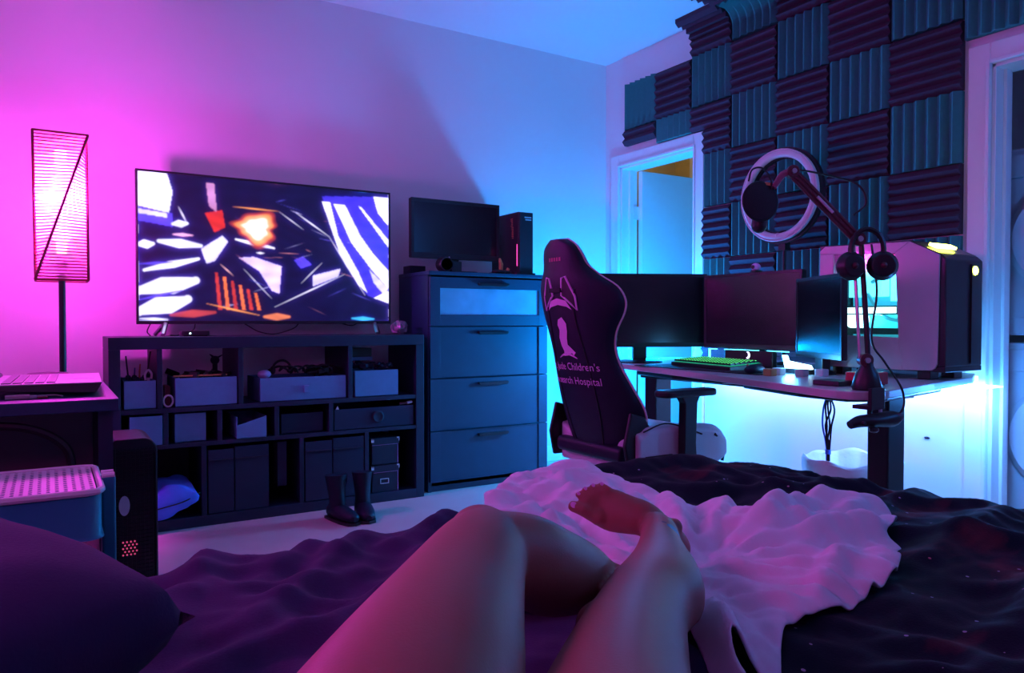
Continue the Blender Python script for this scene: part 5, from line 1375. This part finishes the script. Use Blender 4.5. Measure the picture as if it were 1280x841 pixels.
def ridge(x, y, a, b, w_, h):
    ex, ey = b[0]-a[0], b[1]-a[1]; L = math.hypot(ex, ey); t_ = ((x-a[0])*ex + (y-a[1])*ey)/(L*L)
    tc = max(0, min(1, t_)); d = math.hypot(x-a[0]-tc*ex, y-a[1]-tc*ey)
    if d > 3*w_: return 0
    d += .012*noise.noise(Vector((x*9, y*9, h*50)))
    return h * math.exp(-(d/w_)**2) * (.55 + .45*math.sin(math.pi*min(1, max(0, .1 + .8*tc))))
FOLDS = [((.25, 1.15), (.62, 1.62), .030, .030), ((.40, 1.05), (.80, 1.58), .028, .030), ((.10, 1.2), (.30, 1.62), .035, .028), ((.50, .95), (.62, 1.35), .026, .026), ((.12, 1.05), (.55, 1.18), .026, .022),
         ((.15, .85), (.45, 1.0), .03, .022), ((.62, 1.45), (.88, 1.60), .03, .03), ((.30, 1.35), (.48, 1.60), .02, .02),
         ((1.20, 1.80), (1.75, 1.72), .05, .03), ((1.5, 1.5), (2.0, 1.30), .035, .022), ((1.55, 1.05), (2.05, 1.15), .03, .026), ((1.45, .80), (2.0, .92), .035, .030), ((1.60, .95), (1.80, .62), .03, .030),
         ((1.2, .55), (1.9, .62), .035, .024), ((1.0, .40), (1.5, .62), .035, .024), ((1.35, .35), (1.9, .30), .04, .024), ((1.55, 1.30), (2.05, 1.0), .025, .018), ((.95, .58), (1.25, .40), .03, .022)]
def HC(x, y):
    z = .480 + .016*noise.noise(Vector((x*2.0, y*2.0, 1.3))) + .010*noise.noise(Vector((x*5, y*5, 4.1)))
    for f_ in FOLDS: z += ridge(x, y, *f_)
    # crisp diagonal creases
    q = Vector((x, y, 0)) + noise.noise_vector(Vector((x*2.5, y*2.5, 5))) * .12
    z += .022*max(-.4, 1 - abs(noise.noise(Vector((q.x*6 + q.y*4, q.y*4.5 - q.x*2.5, 9.0))))*4.5) * (.5 + noise.noise(Vector((x*1.7, y*1.7, 20))))
    z += .008*max(-.3, 1 - abs(noise.noise(Vector((q.x*13 + q.y*9, q.y*9 - q.x*6, 3.0))))*4.5)
    z += .022*math.exp(-(((x-1.55)/.45)**2 + ((y-1.72)/.20)**2))
    z -= .02*math.exp(-(((x-.60)/.16)**2 + ((y-.62)/.16)**2))
    return z
def bedding(name, label, cat, outline, m, hfun, step=.022, inset=None, drop=None):
    pts = []; ed = []
    P2 = catmull([(a, b) for a, b in outline + [outline[0]]], 1)[:-1] if False else [np.array(p) for p in outline]
    for p in P2: pts.append(Vector((p[0], p[1])))
    # densify the outline
    dn = []
    for i in range(len(pts)):
        a, b = pts[i], pts[(i+1) % len(pts)]; k = max(1, int((b-a).length/step))
        for q in range(k): dn.append(a.lerp(b, q/k))
    nb = len(dn); edges = [(i, (i+1) % nb) for i in range(nb)]
    xs = [p.x for p in dn]; ys = [p.y for p in dn]; poly = [(p.x, p.y) for p in dn]
    coarse = [(float(p[0]), float(p[1])) for p in outline]
    allp = list(dn); y = min(ys)
    r_ = 0
    while y < max(ys):
        x = min(xs) + (step/2 if r_ % 2 else 0)
        while x < max(xs):
            if poly_sd(x, y, coarse) > step*.55: allp.append(Vector((x, y)))
            x += step
        y += step*.87; r_ += 1
    vo, eo, fo, *_ = delaunay_2d_cdt(allp, edges, [], 1, 1e-5)
    return [(v.x, v.y) for v in vo], [list(f_) for f_ in fo], coarse

def comforter():
    # grid with rounded drop over the sides, down to just above the floor
    x0, x1, y0, y1 = -.74, 2.27, -1.05, 2.04; st = .0215
    nx, ny = int((x1-x0)/st), int((y1-y0)/st)
    V = []; F = []; keep = {}
    for j in range(ny + 1):
        for i in range(nx + 1):
            x, y = x0 + i*st, y0 + j*st
            sd = poly_sd(x, y, OUT)
            if sd < -.10: continue
            z = HC(x, y)
            if sd < .05:
                k = min(1.0, (.05 - sd)/.05)
                z -= .05 * k*k * .6
            if sd < 0:
                k = min(1, -sd/.055); z = z*(1 - k) + .06*k if k < 1 else .06
                z += .006*noise.noise(Vector((x*14, y*14, 0)))*(1-k)
            keep[(i, j)] = len(V); V.append((x, y, max(.012, z)))
    for j in range(ny):
        for i in range(nx):
            q = [keep.get((i, j)), keep.get((i+1, j)), keep.get((i+1, j+1)), keep.get((i, j+1))]
            if None in q: continue
            F.append(q)
    return V, F
CV, CF = comforter()
# the plain dark blanket covers the left side, the galaxy printed comforter the right and the far side
def split_x(y): return .80 + .30*max(0, (y - .9)) if y > .9 else .62 + (y + 1)*.09
bl = MB(); ga = MB(); vb = {}; vg = {}
for f_ in CF:
    c = sum((Vector(CV[i]) for i in f_), Vector()) / 4
    left = c.x < split_x(c.y)
    mb_, mp = (bl, vb) if left else (ga, vg)
    idx = []
    for i in f_:
        if i not in mp:
            mp[i] = len(mb_.v); v_ = Vector(CV[i])
            mb_.v.append(v_)
        idx.append(mp[i])
    mb_.f.append(idx)
o = bl.build('blanket', 'duvet_purple', smooth=True); recenter(o, (.1, .4, .46)); o.data.set_sharp_from_angle(angle=R(180))
tag(o, 'rumpled plain dark purple blanket on the left side of the bed', 'blanket')
md = o.modifiers.new('sub', 'SUBSURF'); md.levels = 1; md.render_levels = 1
o = ga.build('comforter', 'galaxy_cloth', smooth=True); recenter(o, (1.4, .4, .46)); o.data.set_sharp_from_angle(angle=R(180))
tag(o, 'dark galaxy print comforter with red and violet specks on the right side of the bed', 'comforter')
md = o.modifiers.new('sub', 'SUBSURF'); md.levels = 1; md.render_levels = 1

SHEET = [(.80, 1.40), (.845, 1.50), (.93, 1.63), (1.02, 1.72), (1.13, 1.80), (1.25, 1.86), (1.33, 1.80), (1.39, 1.66), (1.385, 1.52), (1.372, 1.42), (1.40, 1.32), (1.44, 1.24), (1.52, 1.19), (1.60, 1.17), (1.68, 1.16), (1.72, 1.10), (1.70, 1.03), (1.60, .96), (1.52, .93), (1.50, .885),
         (1.40, .835), (1.33, .78), (1.18, .745), (1.06, .735), (.96, .735), (.90, .70), (.845, .665), (.80, .64), (.795, .665), (.79, .70), (.76, .66), (.72, .61), (.70, .585), (.72, .64), (.755, .71), (.80, .80), (.78, .92), (.62, 1.0), (.62, 1.12), (.70, 1.25)]
SF = []
cx, cy = 1.02, 1.02
for (px, py, w_, h_) in ((1.65, 1.14, .020, .030), (1.62, 1.04, .016, .024), (1.50, .95, .020, .028), (1.35, .84, .018, .022), (1.42, 1.26, .020, .032), (1.36, 1.42, .026, .036), (1.12, .78, .022, .026), (1.28, 1.58, .020, .024), (1.20, .82, .014, .018), (1.53, 1.10, .012, .016)):
    SF.append(((cx + (px-cx)*.28, cy + (py-cy)*.28), (px, py), w_, h_ * 1.15))
SF += [((.80, 1.38), (1.15, 1.55), .022, .026), ((.78, 1.25), (1.10, 1.42), .020, .022), ((.95, 1.60), (1.25, 1.66), .024, .022), ((1.05, 1.70), (1.33, 1.70), .018, .016), ((.90, 1.32), (1.25, 1.36), .020, .020), ((.72, 1.12), (.95, 1.28), .022, .024),
       ((.86, .82), (.74, .63), .020, .045), ((.80, .86), (.66, .64), .018, .040), ((.90, .80), (.83, .67), .014, .022), ((1.55, 1.15), (1.70, 1.06), .04, .030), ((1.30, .88), (1.05, .76), .016, .018), ((.95, 1.48), (1.30, 1.50), .014, .014)]
def HS(x, y, sd):
    z = HC(x, y) + .014
    for f_ in SF: z += ridge(x, y, *f_) * 1.0
    z += .004*noise.noise(Vector((x*14, y*14, 2.2)))
    rx, ry = x - .99, y - .98; rr_ = math.hypot(rx, ry); an = math.atan2(ry, rx)
    q = noise.noise(Vector((x*3, y*3, 5))) * .5
    z += .020*min(1, rr_/.2)*max(-.5, 1 - abs(noise.noise(Vector((math.cos(an)*3.4 + q, math.sin(an)*3.4, rr_*2.2))))*4.5)
    z += .006*noise.noise(Vector((math.cos(an)*9, math.sin(an)*9, rr_*5)))
    z += .030*math.exp(-(((x-1.45)/.20)**2 + ((y-1.10)/.12)**2))
    return z - .010*max(0, 1 - sd/.02)
def wiggle(poly):
    out = []
    P2 = catmull([(a, b) for a, b in poly] + [poly[0]], 3)[:-1]
    for p in P2:
        n1 = noise.noise(Vector((p[0]*12, p[1]*12, 3))) * .012
        out.append((float(p[0]) + n1, float(p[1]) - n1))
    return out
vo, fo, coarse = bedding('s', '', '', wiggle(SHEET), 'white_sheet', None, step=.013)
sh = MB(); sh.v = [Vector((x, y, HS(x, y, max(0, poly_sd(x, y, coarse))))) for x, y in vo]; sh.f = fo
o = sh.build('sheet', 'white_sheet', smooth=True); o.data.set_sharp_from_angle(angle=R(180)); recenter(o, (1.1, 1.1, .49))
tag(o, 'crumpled pale pink-lit sheet spread under the feet', 'sheet')
md = o.modifiers.new('thick', 'SOLIDIFY'); md.thickness = .006; md.offset = 1
md = o.modifiers.new('sub', 'SUBSURF'); md.levels = 1; md.render_levels = 1
cushion('pillow', 'large dark purple pillow at the lower left corner of the picture', (-.27, .99, .60), .35, .27, .12, 'duvet_purple', rot=(R(6), R(-4), R(38)), nz=.02)

# ================================================================== PERSON
def person():
    t = thing('person', 'person lying on the bed, bare legs in view, left knee raised, right foot turned inward', 'person', (.17, .34, .49))
    b = MB()
    rtv = Vector((.8495, -.5276, 0)); fwd = Vector((.5276, .8495, 0)); up = Vector((0, 0, 1))
    def A(D, lat, z): return fwd*D + rtv*lat + up*z
    # pelvis and lower belly (outside the frame)
    b.loft([(A(.12, -.04, .655), .15, .10, rtv), (A(.22, -.04, .63), .165, .115, rtv), (A(.34, -.04, .615), .175, .11, rtv), (A(.42, -.04, .60), .13, .08, rtv)], n=28)
    # left leg: thigh rising to the knee
    b.loft([(A(.33, -.125, .605), .098, .098, rtv), (A(.46, -.100, .632), .096, .094, rtv), (A(.60, -.074, .655), .085, .084, rtv), (A(.72, -.056, .674), .069, .068, rtv), (A(.81, -.040, .690), .056, .056, rtv), (A(.868, -.028, .692), .050, .048, rtv)])
    b.ball(A(.875, -.038, .706), .038, 18, (1, 1, .9))
    # left shin and calf, going down to the right
    sh_w = Vector((.3, .1, 1))
    b.loft([(A(.845, -.028, .690), .050, .050, up), (A(.90, .015, .668), .054, .052, up), (A(.96, .048, .634), .057, .055, up), (A(1.03, .090, .602), .050, .048, up), (A(1.10, .132, .566), .038, .037, up), (A(1.17, .172, .536), .033, .034, up), (A(1.20, .19, .522), .034, .034, up)])
    # left foot, tucked under the right calf
    b.loft([(A(1.17, .165, .532), .030, .034, rtv), (A(1.22, .215, .515), .032, .028, rtv), (A(1.29, .260, .500), .038, .020, rtv), (A(1.35, .280, .492), .038, .014, rtv)])
    for k in range(5):
        o_ = (k - 2)*.017; L_ = [.040, .034, .030, .026, .020][k]
        p0 = A(1.34, .280 + o_, .493); p1 = p0 + fwd*L_ - up*.004
        b.tube([p0, p0.lerp(p1, .5) + up*.003, p1], [.0105, .010, .0075] if k else [.014, .0135, .010], n=10)
    # right leg: thigh flat, knee, calf, ankle
    b.loft([(A(.33, .045, .600), .098, .095, rtv), (A(.46, .062, .604), .088, .090, rtv), (A(.58, .080, .606), .078, .083, rtv), (A(.70, .104, .606), .067, .070, rtv), (A(.80, .128, .602), .062, .060, rtv), (A(.88, .150, .598), .058, .054, rtv), (A(.95, .172, .590), .059, .055, rtv),
            (A(1.02, .200, .583), .064, .055, rtv), (A(1.10, .222, .580), .056, .048, rtv), (A(1.18, .238, .578), .045, .040, rtv), (A(1.26, .252, .577), .036, .035, rtv), (A(1.32, .262, .578), .033, .034, rtv), (A(1.36, .262, .58), .028, .03, rtv)])
    b.ball(A(.84, .105, .612), .034, 18, (1, 1, .8))            # inner knee bump
    b.ball(A(1.03, .220, .572), .048, 18)                       # calf muscle outward
    # ankle bones
    b.ball(A(1.325, .238, .583), .012, 12); b.ball(A(1.34, .292, .585), .017, 12)
    # heel
    b.loft([(A(1.32, .262, .575), .032, .032, rtv), (A(1.36, .285, .552), .032, .036, up), (A(1.385, .305, .532), .028, .030, up), (A(1.395, .312, .520), .018, .02, up)])
    # foot: from the ankle to the ball, pointing left and up
    wd = (Vector((.93, 1.087, .621)) - Vector((.877, 1.118, .589))).normalized()
    cs = [(Vector((.968, 1.046, .570)), .030, .034), (Vector((.940, 1.050, .588)), .033, .031), (Vector((.920, 1.068, .594)), .036, .026), (Vector((.906, 1.080, .598)), .039, .021), (Vector((.896, 1.090, .602)), .040, .017), (Vector((.888, 1.098, .606)), .038, .013), (Vector((.880, 1.104, .609)), .032, .009)]
    b.loft([(c, w_, h_, wd) for c, w_, h_ in cs], n=24)
    b.ball((.872, 1.096, .590), .017, 14)                       # ball of the big toe
    # toes
    T0 = [(.866, 1.102, .590), (.877, 1.103, .601), (.887, 1.101, .609), (.897, 1.097, .616), (.906, 1.092, .622)]
    T1 = [(.836, 1.127, .608), (.850, 1.130, .628), (.863, 1.126, .637), (.876, 1.119, .643), (.889, 1.110, .646)]
    for k in range(5):
        p0, p1 = Vector(T0[k]), Vector(T1[k]); m1 = p0.lerp(p1, .55) + Vector((-.002, -.005, .004))
        rs = [.0125, .0132, .0108] if k == 0 else [.0086 - k*.0003, .0082 - k*.0003, .0072 - k*.0003]
        b.tube([p0, m1, p1], rs, n=12); b.ball(p1, rs[2]*1.06, 12); b.ball(m1, rs[1]*1.02, 12)
    o = b.build('body', 'skin', t)
    md = o.modifiers.new('r', 'REMESH'); md.mode = 'VOXEL'; md.voxel_size = .0032; md.use_smooth_shade = True
    md = o.modifiers.new('s', 'SMOOTH'); md.factor = .5; md.iterations = 12
    dg = bpy.context.evaluated_depsgraph_get(); me = bpy.data.meshes.new_from_object(o.evaluated_get(dg))
    o.modifiers.clear(); o.data = me
    me.polygons.foreach_set('use_smooth', [True]*len(me.polygons))
    # toenails
    for k in range(5):
        p0, p1 = Vector(T0[k]), Vector(T1[k]); d = (p1 - p0).normalized()
        nrm = Vector((-.45, -.75, .5)); nrm = (nrm - d*nrm.dot(d)).normalized()
        s_ = .0062 if k == 0 else .0036
        Mx = frame_m(p1 + nrm*(.0102 if k == 0 else .0068) + d*.001, d.cross(nrm), d)
        MB().ball((0, 0, 0), s_, 10, (1, 1.15, .22)).xf(Mx).build('toenail', 'logo_pink', t, smooth=True)
    # shorts round the hips (outside the frame)
    sb = MB()
    sb.loft([(A(.13, -.04, .655), .165, .115, rtv), (A(.24, -.04, .63), .178, .128, rtv), (A(.34, -.04, .615), .186, .122, rtv), (A(.40, -.04, .605), .180, .115, rtv)], n=28)
    sb.build('shorts', 'shorts', t, smooth=True)
person()
